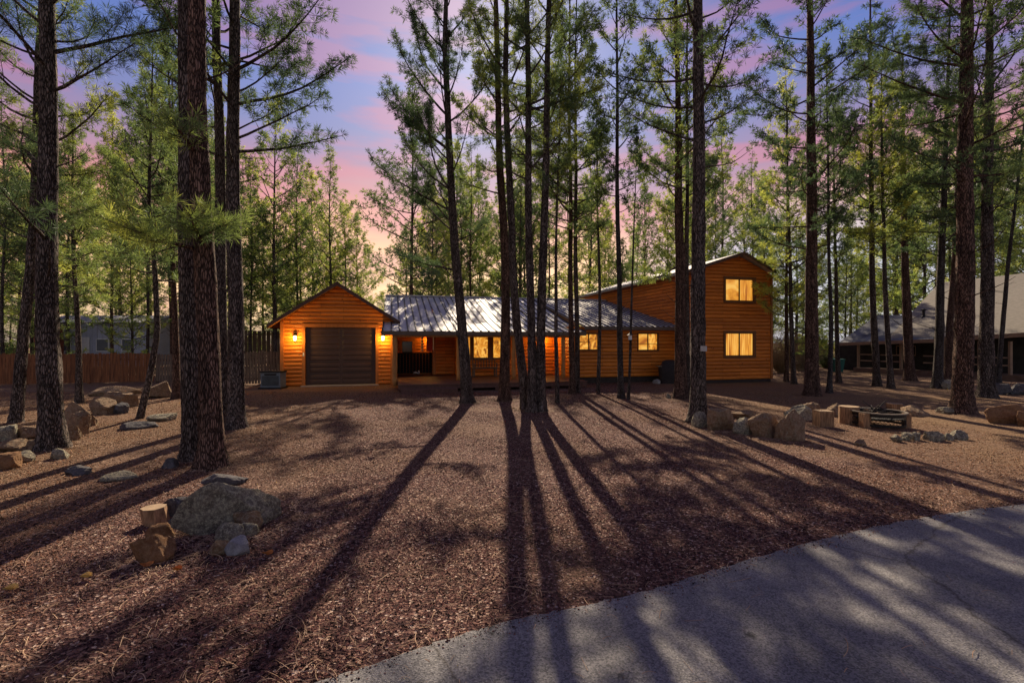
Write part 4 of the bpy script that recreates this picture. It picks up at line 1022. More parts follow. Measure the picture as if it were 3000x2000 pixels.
# leaves
rl = random.Random(3)
for (x, y, w, m, lb) in [(428, 1664, .11, 0, 'curled orange leaf just below the angular orange rock'), (520, 1676, .08, 0, 'small orange leaf right of the larger orange leaf'),
                     (785, 1630, .09, 0, 'orange leaf lying alone right of the white quartz stone'), (34, 1733, .10, 1, 'yellow leaf near the left edge of the gravel'), (255, 1697, .09, 1, 'pale yellow leaf left of the tree shadow in the foreground')]:
    p = G(x, y); b = MB(); n = 9; a0 = rl.uniform(0, 3); pts = []
    for k in range(n):
        a = 2 * math.pi * k / n; rr = w / 2 * (.55 + .45 * abs(math.cos(a * 1.5 + .2))) ; pts.append((p.x + rr * math.cos(a + a0) * 1.3, p.y + rr * math.sin(a + a0) * .8, .03 + .025 * abs(math.cos(a))))
    b.v = pts + [(p.x, p.y, .022)] + [(q[0], q[1], q[2] - .003) for q in pts] + [(p.x, p.y, .018)]
    b.f = [(n, k, (k + 1) % n) for k in range(n)] + [(2 * n + 1, n + 1 + (k + 1) % n, n + 1 + k) for k in range(n)] + [(k, n + 1 + k, n + 1 + (k + 1) % n, (k + 1) % n) for k in range(n)]
    o = b.build('fallen_leaf', LEAF_OR if m == 0 else mat('yellow_leaf', (.75, .5, .14), var=.3, scale=20)); recentre(o); tag(o, lb, 'leaf')

# utility cabinet left of the garage
def cabinet():
    p = G(791, 1139); w = 62 / FPX * p.y; h = .74; d = .55
    o = empty('utility_cabinet', p, 'grey-blue metal air conditioning cabinet beside the garage corner', 'air conditioner')
    x0, x1, y0, y1 = p.x - w / 2, p.x + w / 2, p.y, p.y + d
    b = MB(); b.box(x0 + .03, x1 - .03, y0 + .03, y1, .06, h - .06); b.build('body', METAL_GR, o)
    b = MB(); b.box(x0, x1, y0 - .01, y1 + .02, h - .06, h); b.build('lid', METAL_DK, o)
    b = MB()
    for k in range(12): b.box(x0 + .09, x1 - .09, y0 + .012, y0 + .029, .14 + k * .035, .155 + k * .035)
    b.build('grille', METAL_DK, o)
    b = MB(); b.box(x0 - .04, x1 + .04, y0 - .05, y1 + .05, -.02, .059); b.build('base_pad', METAL_DK, o)
    b = MB(); b.box(x0 + .2, x1 - .2, y0 + .005, y0 + .029, h - .17, h - .10); b.build('handle', METAL_DK, o)
cabinet()
def grill():
    p = G(1962, 1122); p.y += .0
    o = empty('covered_grill', p, 'dark covered barbecue grill against the cabin wall behind the forked pine', 'grill')
    b = MB(); pr = [(.0, .42), (.5, .44), (.8, .46), (.88, .34), (1.05, .30), (1.12, .15)]; n = 16
    for z, r in pr:
        for k in range(n): a = 2 * math.pi * k / n; b.v.append((p.x + r * 1.2 * math.cos(a) * (1 + .05 * math.cos(5 * a)), p.y + r * .65 * math.sin(a), z))
    for i in range(len(pr) - 1):
        for k in range(n): q = (k + 1) % n; b.f.append((i * n + k, i * n + q, (i + 1) * n + q, (i + 1) * n + k))
    b.f.append(tuple((len(pr) - 1) * n + k for k in range(n))); b.build('cover', mat('black_cover', (.035, .025, .025), rough=.7, var=.4, scale=5), o, smooth=True)
    b = MB(); b.box(p.x - .62, p.x - .44, p.y - .2, p.y + .2, .8, .83); b.build('side_shelf', WOOD_CUT, o)
grill()
# porch clutter: wind chime, flag
def chime():
    u, z = HP(1237, 1008, -.9); zt = ze - .1
    o = empty('wind_chime', H(u, -.9, z - .3), 'pale beaded wind chime hanging from the porch eave', 'wind chime')
    b = MB(); b.tube([H(u, -.9, zt), H(u, -.9, z - .2)], .006, 5); b.build('cord', DARK, o)
    for k in range(5):
        zz = HP(1237, 990 + k * 9, -.9)[1]; b = MB(); b.tube([H(u, -.9, zz - .055), H(u, -.9, zz - .03), H(u, -.9, zz + .03), H(u, -.9, zz + .055)], [.02, .06, .06, .02], 10); b.build('bead', WOOD_CUT, o, smooth=True)
    u, z = HP(1258, 1010, .8)
    o = empty('porch_flag', H(u, .8, z - .4), 'narrow red and white banner hanging in the porch', 'banner')
    b = MB(); 
    for k in range(6):
        a = u - .14 + k * .05; b.prism([H(a, .8 + .02 * (k % 2), z + .5), H(a + .05, .8 + .02 * ((k + 1) % 2), z + .5), H(a + .05, .8 + .02 * ((k + 1) % 2), z - .32), H(a, .8 + .02 * (k % 2), z - .32)], VVEC * .004)
    b.build('cloth', mat('red_cloth', (.32, .03, .03), var=.2, scale=5), o)
    b = MB(); b.bar(H(u + .19, .8, z + .5), H(u + .19, .8, z - .25), .03, .01); b.bar(H(u - .16, .8, z + .52), H(u + .2, .8, z + .52), .02, .02); b.build('pole', WHITE, o)
chime()
p = H(*[HP(1218, 1093, 2.2)[0], 2.2, DT])
o = empty('potted_ornament', p, 'small white ornament standing on the porch floor by the dark panel', 'ornament')
b = MB(); b.tube([p + Vector((-.12, 0, 0)), p + Vector((-.1, 0, .08)), p + Vector((0, 0, .1)), p + Vector((.12, 0, .06))], [.05, .06, .06, .03], 8); b.build('body', WHITE, o, smooth=True)
b = MB(); b.tube([p + Vector((.14, 0, .0)), p + Vector((.18, 0, .12)), p + Vector((.14, 0, .2))], [.03, .03, .035], 8); b.build('head', WHITE, o, smooth=True)

# ---------------------------------------------------------------- fences, shed, trailer
def board_fence(name, A, B, z0, z1, m, label, bw=.14, gap=.012, dog=True):
    A = Vector(A); B = Vector(B); d = (B - A); Ln = d.length; d.normalize(); nrm = Vector((-d.y, d.x, 0)); rng = random.Random(int(Ln * 100))
    o = empty(name, (A + B) / 2, label, 'fence')
    b = MB(); n = int(Ln / (bw + gap))
    for k in range(n):
        p = A + d * (k * Ln / n); q = p + d * bw; h = z1 + rng.uniform(-.03, .03); t = nrm * rng.uniform(0, .012)
        b.prism([p + t + Vector((0, 0, z0)), q + t + Vector((0, 0, z0)), q + t + Vector((0, 0, h - .03)), q + t - d * .03 + Vector((0, 0, h)), p + t + d * .03 + Vector((0, 0, h)), p + t + Vector((0, 0, h - .03))], nrm * .018)
    b.build('fence_boards', m, o)
    b = MB()
    for zz in (z0 + .25, z1 - .3): b.bar(A + nrm * .06 + Vector((0, 0, zz)), B + nrm * .06 + Vector((0, 0, zz)), .05, .08)
    b.build('rail', m, o)
    k = 0.0
    while k < Ln:
        p = A + d * k + nrm * .12; b = MB(); b.box(p.x - .045, p.x + .045, p.y - .045, p.y + .045, 0, z1 - .05); b.build('fence_post', m, o); k += 2.4
    return o
FL = G(-120, 1131); FM = G(452, 1120); FR = G(532, 1128)
board_fence('plank_fence', (FL.x, FL.y, 0), (FM.x, FM.y, 0), .05, 1.44, FENCE, 'reddish cedar plank fence across the left yard below the pale trailer')
board_fence('plank_fence', (FM.x + .02, FM.y + .05, 0), (-12.9, 22.8, 0), .05, 1.38, FENCE_DK, 'weathered dark plank fence left of the garage behind the big pines', bw=.12, gap=.03)
board_fence('plank_fence', (-12.8, 22.0, 0), (H(gl - .12, 1.2, 0).x, H(gl - .12, 1.2, 0).y, 0), .05, 1.55, FENCE_DK, 'grey picket-topped fence joining the garage corner', bw=.10, gap=.03)
board_fence('plank_fence', (-24, 38, 0), (-14, 42, 0), .05, 2.9, FENCE_DK, 'tall brown board screen far behind the garage fence', bw=.3, gap=.03)
def trailer():
    D = 33.0
    a = At(122, 0, D); x0, x1 = a.x, At(432, 0, D).x; zt = At(0, 945, D).z; zb = .3
    o = empty('mobile_home', ((x0 + x1) / 2, D + 1.5, 0), 'pale blue-grey mobile home half hidden behind the cedar fence', 'trailer')
    b = MB(); b.box(x0, x1, D, D + 4, zb, zt); 
    for k in range(20): x = x0 + (k + .5) * (x1 - x0) / 20; b.box(x - .02, x + .02, D - .02, D - .001, zb, zt)
    b.build('wall', TRAILER, o)
    b = MB(); b.prism([(x0 - .3, D - .35, zt + .002), (x0 - .3, D + 2, zt + .6), (x0 - .3, D + 4.3, zt + .002)], (x1 - x0 + .6, 0, 0)); b.build('roof', mat('grey_trailer_roof', (.30, .31, .36), var=.3, scale=2), o)
    for fx in (.22, .58, .82):
        x = x0 + fx * (x1 - x0); b = MB(); b.box(x - .45, x + .45, D - .05, D - .022, 1.3, 2.2); w = b.build('window', WHITE, o)
        b = MB(); b.box(x - .38, x + .38, D - .06, D - .051, 1.37, 2.13); b.build('pane', mat('trailer_glass', (.10, .12, .15), rough=.2, var=.3, scale=2), w)
    x = x0 + .4 * (x1 - x0); b = MB(); b.box(x - .42, x + .42, D - .05, D - .022, .35, 2.3); b.build('door', WHITE, o)
    b = MB()
    for k in range(6): x = x0 + (k + .02) * (x1 - x0) / 5.3; b.box(x - .06, x + .06, D + .2, D + .4, 0, .3)
    b.build('skirting_pier', FENCE_DK, o)
    D = 31; x0 = At(90, 0, D).x; x1 = At(119, 0, D).x; zt = At(0, 952, D).z
    o = empty('garden_shed', ((x0 + x1) / 2, D + 1, 0), 'small rust-red shed beside the pale mobile home', 'shed')
    b = MB(); b.box(x0, x1, D, D + 1.6, 0, zt); 
    for k in range(5): x = x0 + (k + .5) * (x1 - x0) / 5; b.box(x - .015, x + .015, D - .015, D - .001, 0, zt)
    b.build('wall', mat('rust_red', (.30, .09, .05), var=.3, scale=4), o)
    b = MB(); b.prism([(x0 - .12, D - .15, zt + .002), (x1 + .12, D - .15, zt + .002), (x1 + .12, D + 1.8, zt + .2), (x0 - .12, D + 1.8, zt + .2)], (0, 0, .06)); b.build('roof', METAL_GR, o)
trailer()

# ---------------------------------------------------------------- neighbouring house (right)
NA = At(2440, 0, 33); NB = At(3080, 0, 23.2)
nd_dir = Vector((NB.x - NA.x, NB.y - NA.y, 0)).normalized(); nd_in = Vector((-nd_dir.y, nd_dir.x, 0))
if nd_in.y < 0: nd_in = -nd_in
def NP(px, py, s=0.0):
    """point on the neighbour's facade plane pushed s metres inwards, seen at a photo pixel"""
    dx = (px - 1500) / FPX; o = Vector((NA.x, NA.y, 0)) + nd_in * s
    t = (o.dot(nd_in)) / (dx * nd_in.x + nd_in.y); return Vector((dx * t, t, CH + (1000 - py) / FPX * t))
def neighbour():
    c = NP(2750, 1000, 4); o = empty('neighbour_house', (c.x, c.y, 0), 'dark low house with big grey shingle roof behind the right-hand pines', 'house')
    def P(px, s, z): q = NP(px, 1000, s); return Vector((q.x, q.y, z))
    b = MB(); b.prism([P(2446, 1.6, 0), P(3070, 1.6, 0), P(3070, 1.6, 2.5), P(2446, 1.6, 1.95)], nd_in * 7)
    b.build('wall', NWALL, o)
    b = MB(); b.prism([NP(2600, 992), NP(3090, 971), NP(3110, 788, 8), NP(2752, 828, 8)], (0, 0, -.12)); b.build('roof', SHINGLE, o)
    b = MB(); b.prism([NP(2752, 829, 8), NP(3110, 789, 8), NP(3110, 900, 16), NP(2752, 930, 16)], (0, 0, -.12)); b.build('roof', SHINGLE, o)
    b = MB(); b.prism([NP(2455, 1004, -.3), NP(2735, 994, -.35), NP(2735, 925, 3.2), NP(2572, 922, 3.2)], (0, 0, -.1)); b.build('lower_roof', SHINGLE_BL, o)
    b = MB(); b.bar(NP(2456, 1008, -.35), NP(2738, 998, -.4), .05, .2); b.bar(NP(2738, 996, -.03), NP(3085, 975, -.03), .05, .22); b.build('fascia', NTRIM, o)
    for px in (2515, 2640, 2765, 2870, 2960):
        q = NP(px, 1000, .2); b = MB(); b.box(q.x - .06, q.x + .06, q.y - .06, q.y + .06, .25, 2.0); b.build('porch_post', NTRIM, o)
    for px0, px1 in ((2515, 2560), (2580, 2640), (2705, 2765), (2840, 2960)):
        for z in (.75, 1.15):
            b = MB(); q0, q1 = P(px0, .2, z), P(px1, .2, z); b.bar(q0, q1, .05, .07); b.build('railing', NTRIM, o)
    b = MB(); b.prism([P(2500, -.1, 0), P(3060, -.1, 0), P(3060, -.1, .28), P(2500, -.1, .28)], nd_in * 1.65); b.build('porch_floor', mat('porch_boards', (.20, .12, .08), var=.4, scale=3), o)
    for px in (2633, 2676, 2900):
        q0 = NP(px - 7, 1000, 1.57); q1 = NP(px + 7, 1000, 1.57)
        b = MB(); b.prism([Vector((q0.x, q0.y, 1.1)), Vector((q1.x, q1.y, 1.1)), Vector((q1.x, q1.y, 1.75)), Vector((q0.x, q0.y, 1.75))], nd_in * -.04); w = b.build('window', NTRIM, o)
        q0 = NP(px - 4.5, 1000, 1.52); q1 = NP(px + 4.5, 1000, 1.52)
        b = MB(); b.prism([Vector((q0.x, q0.y, 1.17)), Vector((q1.x, q1.y, 1.17)), Vector((q1.x, q1.y, 1.68)), Vector((q0.x, q0.y, 1.68))], nd_in * -.015); b.build('pane', DARK, w)
    q = NP(2706, 930, 2.8)
    b = MB(); b.tube([q + Vector((0, 0, -.5)), q + Vector((0, 0, -.05)), q + Vector((0, 0, .12)), q + Vector((0, 0, .45))], [.34, .24, .08, .07], 10); b.tube([q + Vector((0, 0, .45)), q + Vector((0, 0, .5)), q + Vector((0, 0, .56))], [.15, .16, .05], 10); b.build('roof_vent', METAL_DK, o)
neighbour()
def bin_():
    p = G(2451, 1091); p.z = 0; w = .62
    o = empty('wheelie_bin', p, 'dark green plastic rubbish bin at the left end of the dark house', 'bin')
    b = MB(); b.prism([(p.x - w * .42, p.y - .28, .05), (p.x + w * .42, p.y - .28, .05), (p.x + w * .42, p.y + .28, .05), (p.x - w * .42, p.y + .28, .05)], (0, 0, .0001))
    b = MB(); lo = [(p.x - .26, p.y - .24, .05), (p.x + .26, p.y - .24, .05), (p.x + .26, p.y + .24, .05), (p.x - .26, p.y + .24, .05)]; hi = [(p.x - .33, p.y - .3, .82), (p.x + .33, p.y - .3, .82), (p.x + .33, p.y + .3, .82), (p.x - .33, p.y + .3, .82)]
    b.add(lo + hi, [(3, 2, 1, 0), (4, 5, 6, 7), (0, 1, 5, 4), (1, 2, 6, 5), (2, 3, 7, 6), (3, 0, 4, 7)]); b.build('body', GREENBIN, o)
    b = MB(); b.prism([(p.x - .35, p.y - .34, .822), (p.x + .35, p.y - .34, .822), (p.x + .35, p.y + .32, .86), (p.x - .35, p.y + .32, .86)], (0, 0, .05)); b.build('lid', GREENBIN, o)
    for s in (-1, 1):
        b = MB(); b.tube([(p.x + s * .3, p.y + .22, .1), (p.x + s * .35, p.y + .22, .1)], .1, 12); b.build('wheel', METAL_DK, o)
bin_()

# ---------------------------------------------------------------- trees
class FB:
    """foliage/limb collector in numpy"""
    def __init__(s): s.c = []; s.d = []
    def tufts(s, c, d): s.c.append(c); s.d.append(d)
def tuft_mesh(name, C, Dv, K, ln, w, rs):
    n = len(C); C = np.repeat(C, K, 0); Dv = np.repeat(Dv, K, 0); m = len(C)
    r = rs.randn(m, 3); r /= np.linalg.norm(r, axis=1, keepdims=True)
    d = Dv * .55 + r; d[:, 2] += .10; d /= np.linalg.norm(d, axis=1, keepdims=True)
    p = np.cross(d, rs.randn(m, 3)); p /= np.linalg.norm(p, axis=1, keepdims=True) + 1e-9
    L_ = (ln * (.65 + .6 * rs.rand(m)))[:, None]; w_ = (w * (.7 + .6 * rs.rand(m)))[:, None]
    a = C + d * .01; t = C + d * L_; mid = C + d * L_ * .55
    V = np.stack([a, mid + p * w_, t, mid - p * w_], 1).reshape(-1, 3)
    F = np.arange(len(V)).reshape(-1, 4)
    return np_mesh(name, V, F)
def make_limbs(b, tr, H_, zs, n, Lmax, e0, e1, rs, biasaz=None, tw=1.0, dead=0, droop=0., r0=.035, twtube=True, shape='pine', tsp=.135):
    """adds limbs to MB b, returns tuft centres & dirs. tr(z) -> (x,y) and radius"""
    TC, TD = [], []
    ga = rs.rand() * 6.28
    for i in range(n + dead):
        isdead = i >= n
        if isdead: t = -rs.rand() * .9; z = zs + t * min(zs - 1.5, 5); z = max(z, 1.6)
        else: t = (i + rs.rand()) / n; z = zs + (H_ * .985 - zs) * t
        ga += 2.4 + rs.randn() * .35
        az = ga
        if biasaz is not None and rs.rand() < biasaz[1]: az = biasaz[0] + rs.randn() * .45
        if shape == 'cone': sh = (1 - max(t, 0)) ** .62 * (.50 + .62 * rs.rand()) * (.75 + .25 * math.sin(math.pi * min(1, max(t, 0) * 2 + .1))) + .10
        elif shape == 'round': sh = (.5 + .5 * math.sin(math.pi * min(1, max(t, 0) * 1.15 + .08))) * (1 - max(t, 0) ** 3) ** .5 * (.45 + .75 * rs.rand()) + .12
        else: sh = (.55 + .45 * math.sin(math.pi * min(1, max(t, 0) * 1.25))) * (1 - max(t, 0)) ** .55 * (.6 + .6 * rs.rand()) + .06
        Ln = Lmax * sh
        if isdead: Ln = Lmax * (.15 + .35 * rs.rand())
        el = R(e0 + (e1 - e0) * max(t, 0) + rs.randn() * 9)
        if z > 14 and rs.rand() < .45: continue
        (cx, cy), rt = tr(z)
        p = np.array([cx, cy, z]); pts = [p]; ns = 6; d0 = np.array([math.cos(az), math.sin(az)])
        a2 = az; ee = el
        for k in range(ns):
            a2 += rs.randn() * .10; ee += R(5.5) * (1 - droop) - R(7) * droop + rs.randn() * .06
            p = p + np.array([math.cos(a2) * math.cos(ee), math.sin(a2) * math.cos(ee), math.sin(ee)]) * Ln / ns; pts.append(p)
        P = np.array(pts); rb = min(r0 * (Ln / Lmax) ** .8 + .006, rt * .6)
        b.tube([Vector(q) for q in P], [rb * (1 - .8 * k / ns) for k in range(ns + 1)], 5, cap=False)
        if isdead:
            if rs.rand() < .6:
                k = 3; q = P[k]; dd = P[k + 1] - P[k]; dd = dd / np.linalg.norm(dd) + rs.randn(3) * .5; b.tube([Vector(q), Vector(q + dd * Ln * .3)], [rb * .4, .003], 3, cap=False)
            continue
        nt_ = max(3, int(Ln * 5.6 * tw)); sgn = 1
        for k in range(nt_):
            s = .30 + .70 * (k + rs.rand() * .6) / nt_
            s = min(s, .999); q = s * ns; j = int(q); base = P[j] + (P[j + 1] - P[j]) * (q - j)
            dv = (P[j + 1] - P[j]); dv = dv / np.linalg.norm(dv); sgn = -sgn
            an = sgn * R(rs.uniform(30, 75)); ca, sa = math.cos(an), math.sin(an)
            td = np.array([dv[0] * ca - dv[1] * sa, dv[0] * sa + dv[1] * ca, dv[2] * .5 + rs.uniform(-.15, .55)]); td /= np.linalg.norm(td)
            tl = (.24 + (1 - s) * Ln * .40) * rs.uniform(.55, 1.3); tl = min(tl, 1.1)
            end = base + td * tl + np.array([0, 0, .12 * tl])
            midp = base + td * tl * .5
            if twtube: b.tube([Vector(base), Vector(midp), Vector(end)], [max(rb * .28, .005), .004, .003], 3, cap=False)
            m = max(2, int(tl / tsp)); f = np.linspace(.35, 1, m)[:, None]
            c = base + (end - base) * f + rs.randn(m, 3) * .035
            TC.append(c); TD.append(np.repeat(td[None], m, 0))
        TC.append(P[-1][None]); TD.append(((P[-1] - P[-2]) / np.linalg.norm(P[-1] - P[-2]))[None])
    return np.concatenate(TC), np.concatenate(TD)
def pine(pts, w0, label, H_=21., zs=6., n=42, Lmax=2.6, e0=5, e1=45, bark=None, seed=1, bias=None, dead=5, name='pine_tree', K=None, droop=0., group=None, cat='pine tree', ds=0.0, flare=.55, extra=(), shape='pine', need=None, tw=1.0, ybase=None):
    """pts: photo pixels up the trunk centre, first one is the foot on the ground; w0 trunk width in px"""
    rs = np.random.RandomState(seed)
    D = CH * FPX / (pts[0][1] - 1000.0)
    W3 = [At(x, y, D) for x, y in pts]; W3[0].z = 0
    zz = [p.z for p in W3]; xx = [p.x for p in W3]
    sl_ = (xx[-1] - xx[-2]) / (zz[-1] - zz[-2]) if len(zz) > 1 else 0
    if zz[-1] < H_: xx.append(xx[-1] + sl_ * .6 * (H_ - zz[-1])); zz.append(H_)
    rb = w0 / FPX * D / 2; ly = rs.randn() * .012; ph = rs.rand() * 6.28
    def rad(z): return rb * max(.06, (1 - .88 * max(z, 0) / H_))
    def tr(z):
        return (float(np.interp(z, zz, xx)) + .02 * math.sin(z * .9 + ph), D + ly * z + .02 * math.cos(z * .8 + ph)), rad(z)
    root = empty(name, (W3[0].x, D, 0), label, cat, group)
    # trunk
    ns = 20 if D < 16 else 12; lv = list(np.concatenate([[-.08, .0, .06, .14, .25, .4, .6], np.arange(.85, H_, .3 if D < 16 else .6)]))
    b = MB(); lob = [(rs.randint(2, 6), rs.rand() * 6.28, rs.rand()) for _ in range(3)]
    for z in lv:
        (cx, cy), r = tr(max(z, 0)); fl = math.exp(-max(z, 0) / .26)
        for j in range(ns):
            a = 2 * math.pi * j / ns
            lobe = sum(math.cos(l[0] * a + l[1]) * l[2] for l in lob) * .12
            rr = r * (1 + flare * fl * (1 + 1.6 * lobe) + .05 * math.sin(a * 5 + z * 3.1 + ph) * math.sin(z * 2.3 + ph) + .045 * rs.randn())
            b.v.append((cx + rr * math.cos(a), cy + rr * math.sin(a), z))
    for i in range(len(lv) - 1):
        for j in range(ns): q = (j + 1) % ns; b.f.append((i * ns + j, i * ns + q, (i + 1) * ns + q, (i + 1) * ns + j))
    TC, TD = make_limbs(b, tr, H_, zs, int(n * 1.1), Lmax, e0, e1, rs, bias, dead=dead, droop=droop, r0=.034 if Lmax > 2.2 else .024, shape=shape, tw=tw)
    for (z, az, Ln, el) in extra:
        (cx, cy), r = tr(z); tcs, tds = one_limb(b, np.array([cx, cy, z]), R(az), Ln, R(el), rs, 16 if D < 8.5 else 6.5); TC = np.concatenate([TC, tcs]); TD = np.concatenate([TD, tds])
    o = b.build('trunk', bark or BARK, root, smooth=True)
    if K is None: K = 36 if D < 10 else 26 if D < 16 else 16
    ln, w = (.19, .0038) if D < 10 else (.165, .0070) if D < 16 else (.18, .013)
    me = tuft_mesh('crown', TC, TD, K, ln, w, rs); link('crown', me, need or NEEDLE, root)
    return root
def one_limb(b, p, az, Ln, el, rs, dens=5.5):
    pts = [p]; a2 = az; ee = el; ns = 8; TC, TD = [], []
    for k in range(ns):
        a2 += rs.randn() * .07; ee += rs.randn() * .05 + R(2)
        p = p + np.array([math.cos(a2) * math.cos(ee), math.sin(a2) * math.cos(ee), math.sin(ee)]) * Ln / ns; pts.append(p)
    P = np.array(pts); b.tube([Vector(q) for q in P], [.04 * (1 - .85 * k / ns) for k in range(ns + 1)], 6, cap=False)
    sgn = 1
    for k in range(int(Ln * dens)):
        s = .22 + .77 * k / (Ln * dens); q = s * ns; j = min(int(q), ns - 1); base = P[j] + (P[j + 1] - P[j]) * (q - j); dv = P[j + 1] - P[j]; dv = dv / np.linalg.norm(dv); sgn = -sgn
        an = sgn * R(rs.uniform(30, 70)); ca, sa = math.cos(an), math.sin(an); td = np.array([dv[0] * ca - dv[1] * sa, dv[0] * sa + dv[1] * ca, dv[2] * .5 + rs.uniform(-.2, .5)]); td /= np.linalg.norm(td)
        tl = min((.25 + (1 - s) * Ln * .35) * rs.uniform(.6, 1.2), 1.1); end = base + td * tl
        b.tube([Vector(base), Vector(end)], [.008, .003], 3, cap=False)
        m = max(2, int(tl / .12)); f = np.linspace(.3, 1, m)[:, None]; TC.append(base + (end - base) * f + rs.randn(m, 3) * .03); TD.append(np.repeat(td[None], m, 0))
    return np.concatenate(TC), np.concatenate(TD)

# --- left group
pine([(48, 1238), (66, 1000), (78, 780), (92, 300), (96, 60)], 29, 'dark leaning pine at the far left edge of the yard', H_=17, zs=4.5, seed=11, Lmax=2.6, n=40, bias=(R(180), .3), flare=.3)
pine([(153, 1314), (147, 1180), (138, 800), (131, 300), (131, 0)], 58, 'thick straight pine left, standing among the rocks', H_=19, zs=6.0, seed=12, Lmax=2.8, n=34, e0=15, bark=BARK, extra=[(7.4, 15, 2.6, 24), (5.3, 160, 2.0, 10), (3.9, -60, 1.6, 5)])
pine([(233, 1180), (227, 950), (221, 800), (219, 600)], 17, 'slender pine right of the thick left pine, bright low foliage', H_=9.3, zs=3.2, seed=13, Lmax=1.7, n=46, e0=0, e1=50, need=NEEDLE_FAR, dead=2)
pine([(410, 1225), (430, 1130), (455, 975), (448, 800), (432, 600), (429, 300)], 19, 'thin crooked pine leaning right before the fence', H_=10.0, zs=3.6, seed=14, Lmax=1.75, n=48, e0=0, e1=45, dead=6, shape='cone', need=NEEDLE_FAR, flare=.2)
pine([(516, 1168), (513, 900), (508, 700), (500, 300)], 19, 'slim brown pine left of the double big pine', H_=13, zs=4.2, seed=15, Lmax=2.0, n=40, bark=BARK_RED)
pine([(541, 1160), (538, 900), (530, 600)], 14, 'thinner red-brown pine touching the left side of the double big pine', H_=12, zs=4.0, seed=16, Lmax=1.8, n=34, bark=BARK_RED)
pine([(566, 1345), (562, 1100), (556, 800), (548, 500), (540, 200), (537, 0)], 58, 'left dark stem of the double big pine in the left foreground', H_=22, zs=7.5, seed=17, Lmax=2.8, n=32, bark=BARK, dead=3)
pine([(622, 1368), (612, 1150), (598, 800), (588, 500), (580, 200), (577, 0)], 62, 'right red-barked stem of the double big pine in the left foreground', H_=22, zs=7.6, seed=18, Lmax=3.0, n=30, bark=BARK_RED, dead=2, need=NEEDLE_FAR, extra=[(3.7, -35, .75, 6), (3.55, -62, .9, 4), (3.45, 215, 1.5, 4), (4.95, -80, .7, 14)])
pine([(655, 1238), (650, 1000), (645, 700), (637, 300), (634, 0)], 36, 'dark pine half hidden behind the double big pine', H_=21, zs=7.0, seed=19, Lmax=2.8, n=34, dead=3)
pine([(690, 1254), (688, 1000), (683, 700), (678, 300), (677, 0)], 46, 'straight thick pine just right of the double big pine', H_=22, zs=6.2, seed=20, Lmax=3.3, n=44, bias=(0, .3), e0=10, extra=[(7.5, 5, 3.2, 12), (8.3, -10, 3.0, 15), (6.4, 20, 2.6, 5)], dead=4)
# --- centre group
pine([(1371, 1180), (1362, 1080), (1345, 870), (1330, 650), (1312, 380), (1305, 150), (1310, 0)], 32, 'gently bowed pine with long ascending limbs left of centre', H_=19, zs=5.0, seed=31, Lmax=3.2, n=40, e0=28, e1=52, bias=(R(180), .38), dead=5, extra=[(8.2, 176, 3.3, 40), (6.2, 184, 3.2, 28), (4.3, 175, 2.4, 10), (9.3, 190, 3.0, 46)])
pine([(1478, 1174), (1482, 950), (1480, 780), (1466, 500), (1458, 250), (1452, 0)], 31, 'straight pine just left of the central clump', H_=21, zs=6.8, seed=32, Lmax=2.4, n=36, e0=15, e1=50, bark=BARK_RED)
pine([(1540, 1198), (1528, 1050), (1514, 930), (1502, 780), (1490, 500), (1483, 250), (1483, 0)], 27, 'left stem of the central clump, curving to the left', H_=20, zs=7.0, seed=33, Lmax=2.3, n=32, e0=20, e1=50)
pine([(1558, 1206), (1556, 1000), (1553, 765), (1546, 400), (1546, 0)], 27, 'middle stem of the central clump', H_=20, zs=6.5, seed=34, Lmax=2.3, n=34, e0=15, e1=50, extra=[(8.6, 20, 2.8, 14)])
pine([(1581, 1204), (1584, 1000), (1592, 765), (1598, 400), (1606, 100), (1608, 0)], 29, 'right stem of the central clump', H_=19, zs=6.0, seed=35, Lmax=2.2, n=34, e0=20, e1=55)
pine([(1634, 1180), (1627, 1000), (1630, 765), (1640, 300)], 13, 'very thin dark stem right of the central clump', H_=11, zs=6.5, seed=36, Lmax=1.3, n=22, e0=10, e1=50, flare=.15)
pine([(1675, 1153), (1674, 1000), (1672, 765), (1668, 300), (1668, 0)], 17, 'left stem of the close pair before the cabin', H_=18, zs=6.0, seed=37, Lmax=2.6, n=50, e0=0, e1=45, bark=BARK_RED, shape='cone')
pine([(1691, 1150), (1690, 1000), (1688, 765), (1687, 300), (1690, 0)], 16, 'right stem of the close pair before the cabin', H_=17.5, zs=6.0, seed=38, Lmax=2.5, n=46, e0=-5, e1=45, shape='cone')
pine([(1754, 1153), (1757, 950), (1757, 780), (1751, 500), (1747, 250)], 12, 'bare thin pole pine between the pair and the pale trunk', H_=11.5, zs=8.2, seed=39, Lmax=.9, n=12, e0=20, e1=50, dead=10, flare=.15)
pine([(1822, 1166), (1815, 1000), (1812, 765), (1806, 400), (1806, 0)], 18, 'pale grey slender pine right of centre', H_=17.5, zs=7.0, seed=40, Lmax=1.7, n=34, e0=10, e1=45, bark=BARK_GREY, dead=14)
pine([(1840, 1170), (1846, 1000), (1855, 780), (1862, 460)], 9, 'thinnest leaning stem beside the pale grey pine', H_=9.2, zs=6.0, seed=41, Lmax=.9, n=14, e0=20, e1=50, bark=BARK_GREY, flare=.15)
pine([(1997, 1166), (1994, 1000), (1992, 765), (1989, 400), (1984, 100)], 36, 'reddish pine left of the pine with the white plate', H_=17, zs=6.3, seed=42, Lmax=2.6, n=40, e0=10, e1=50, bark=BARK_RED, extra=[(4.7, 200, 2.0, -32)])
pine([(2013, 1161), (2012, 1000), (2013, 700), (2014, 300)], 18, 'dark stem pressed behind the reddish pine and the plated pine', H_=16, zs=6.5, seed=43, Lmax=2.2, n=32)
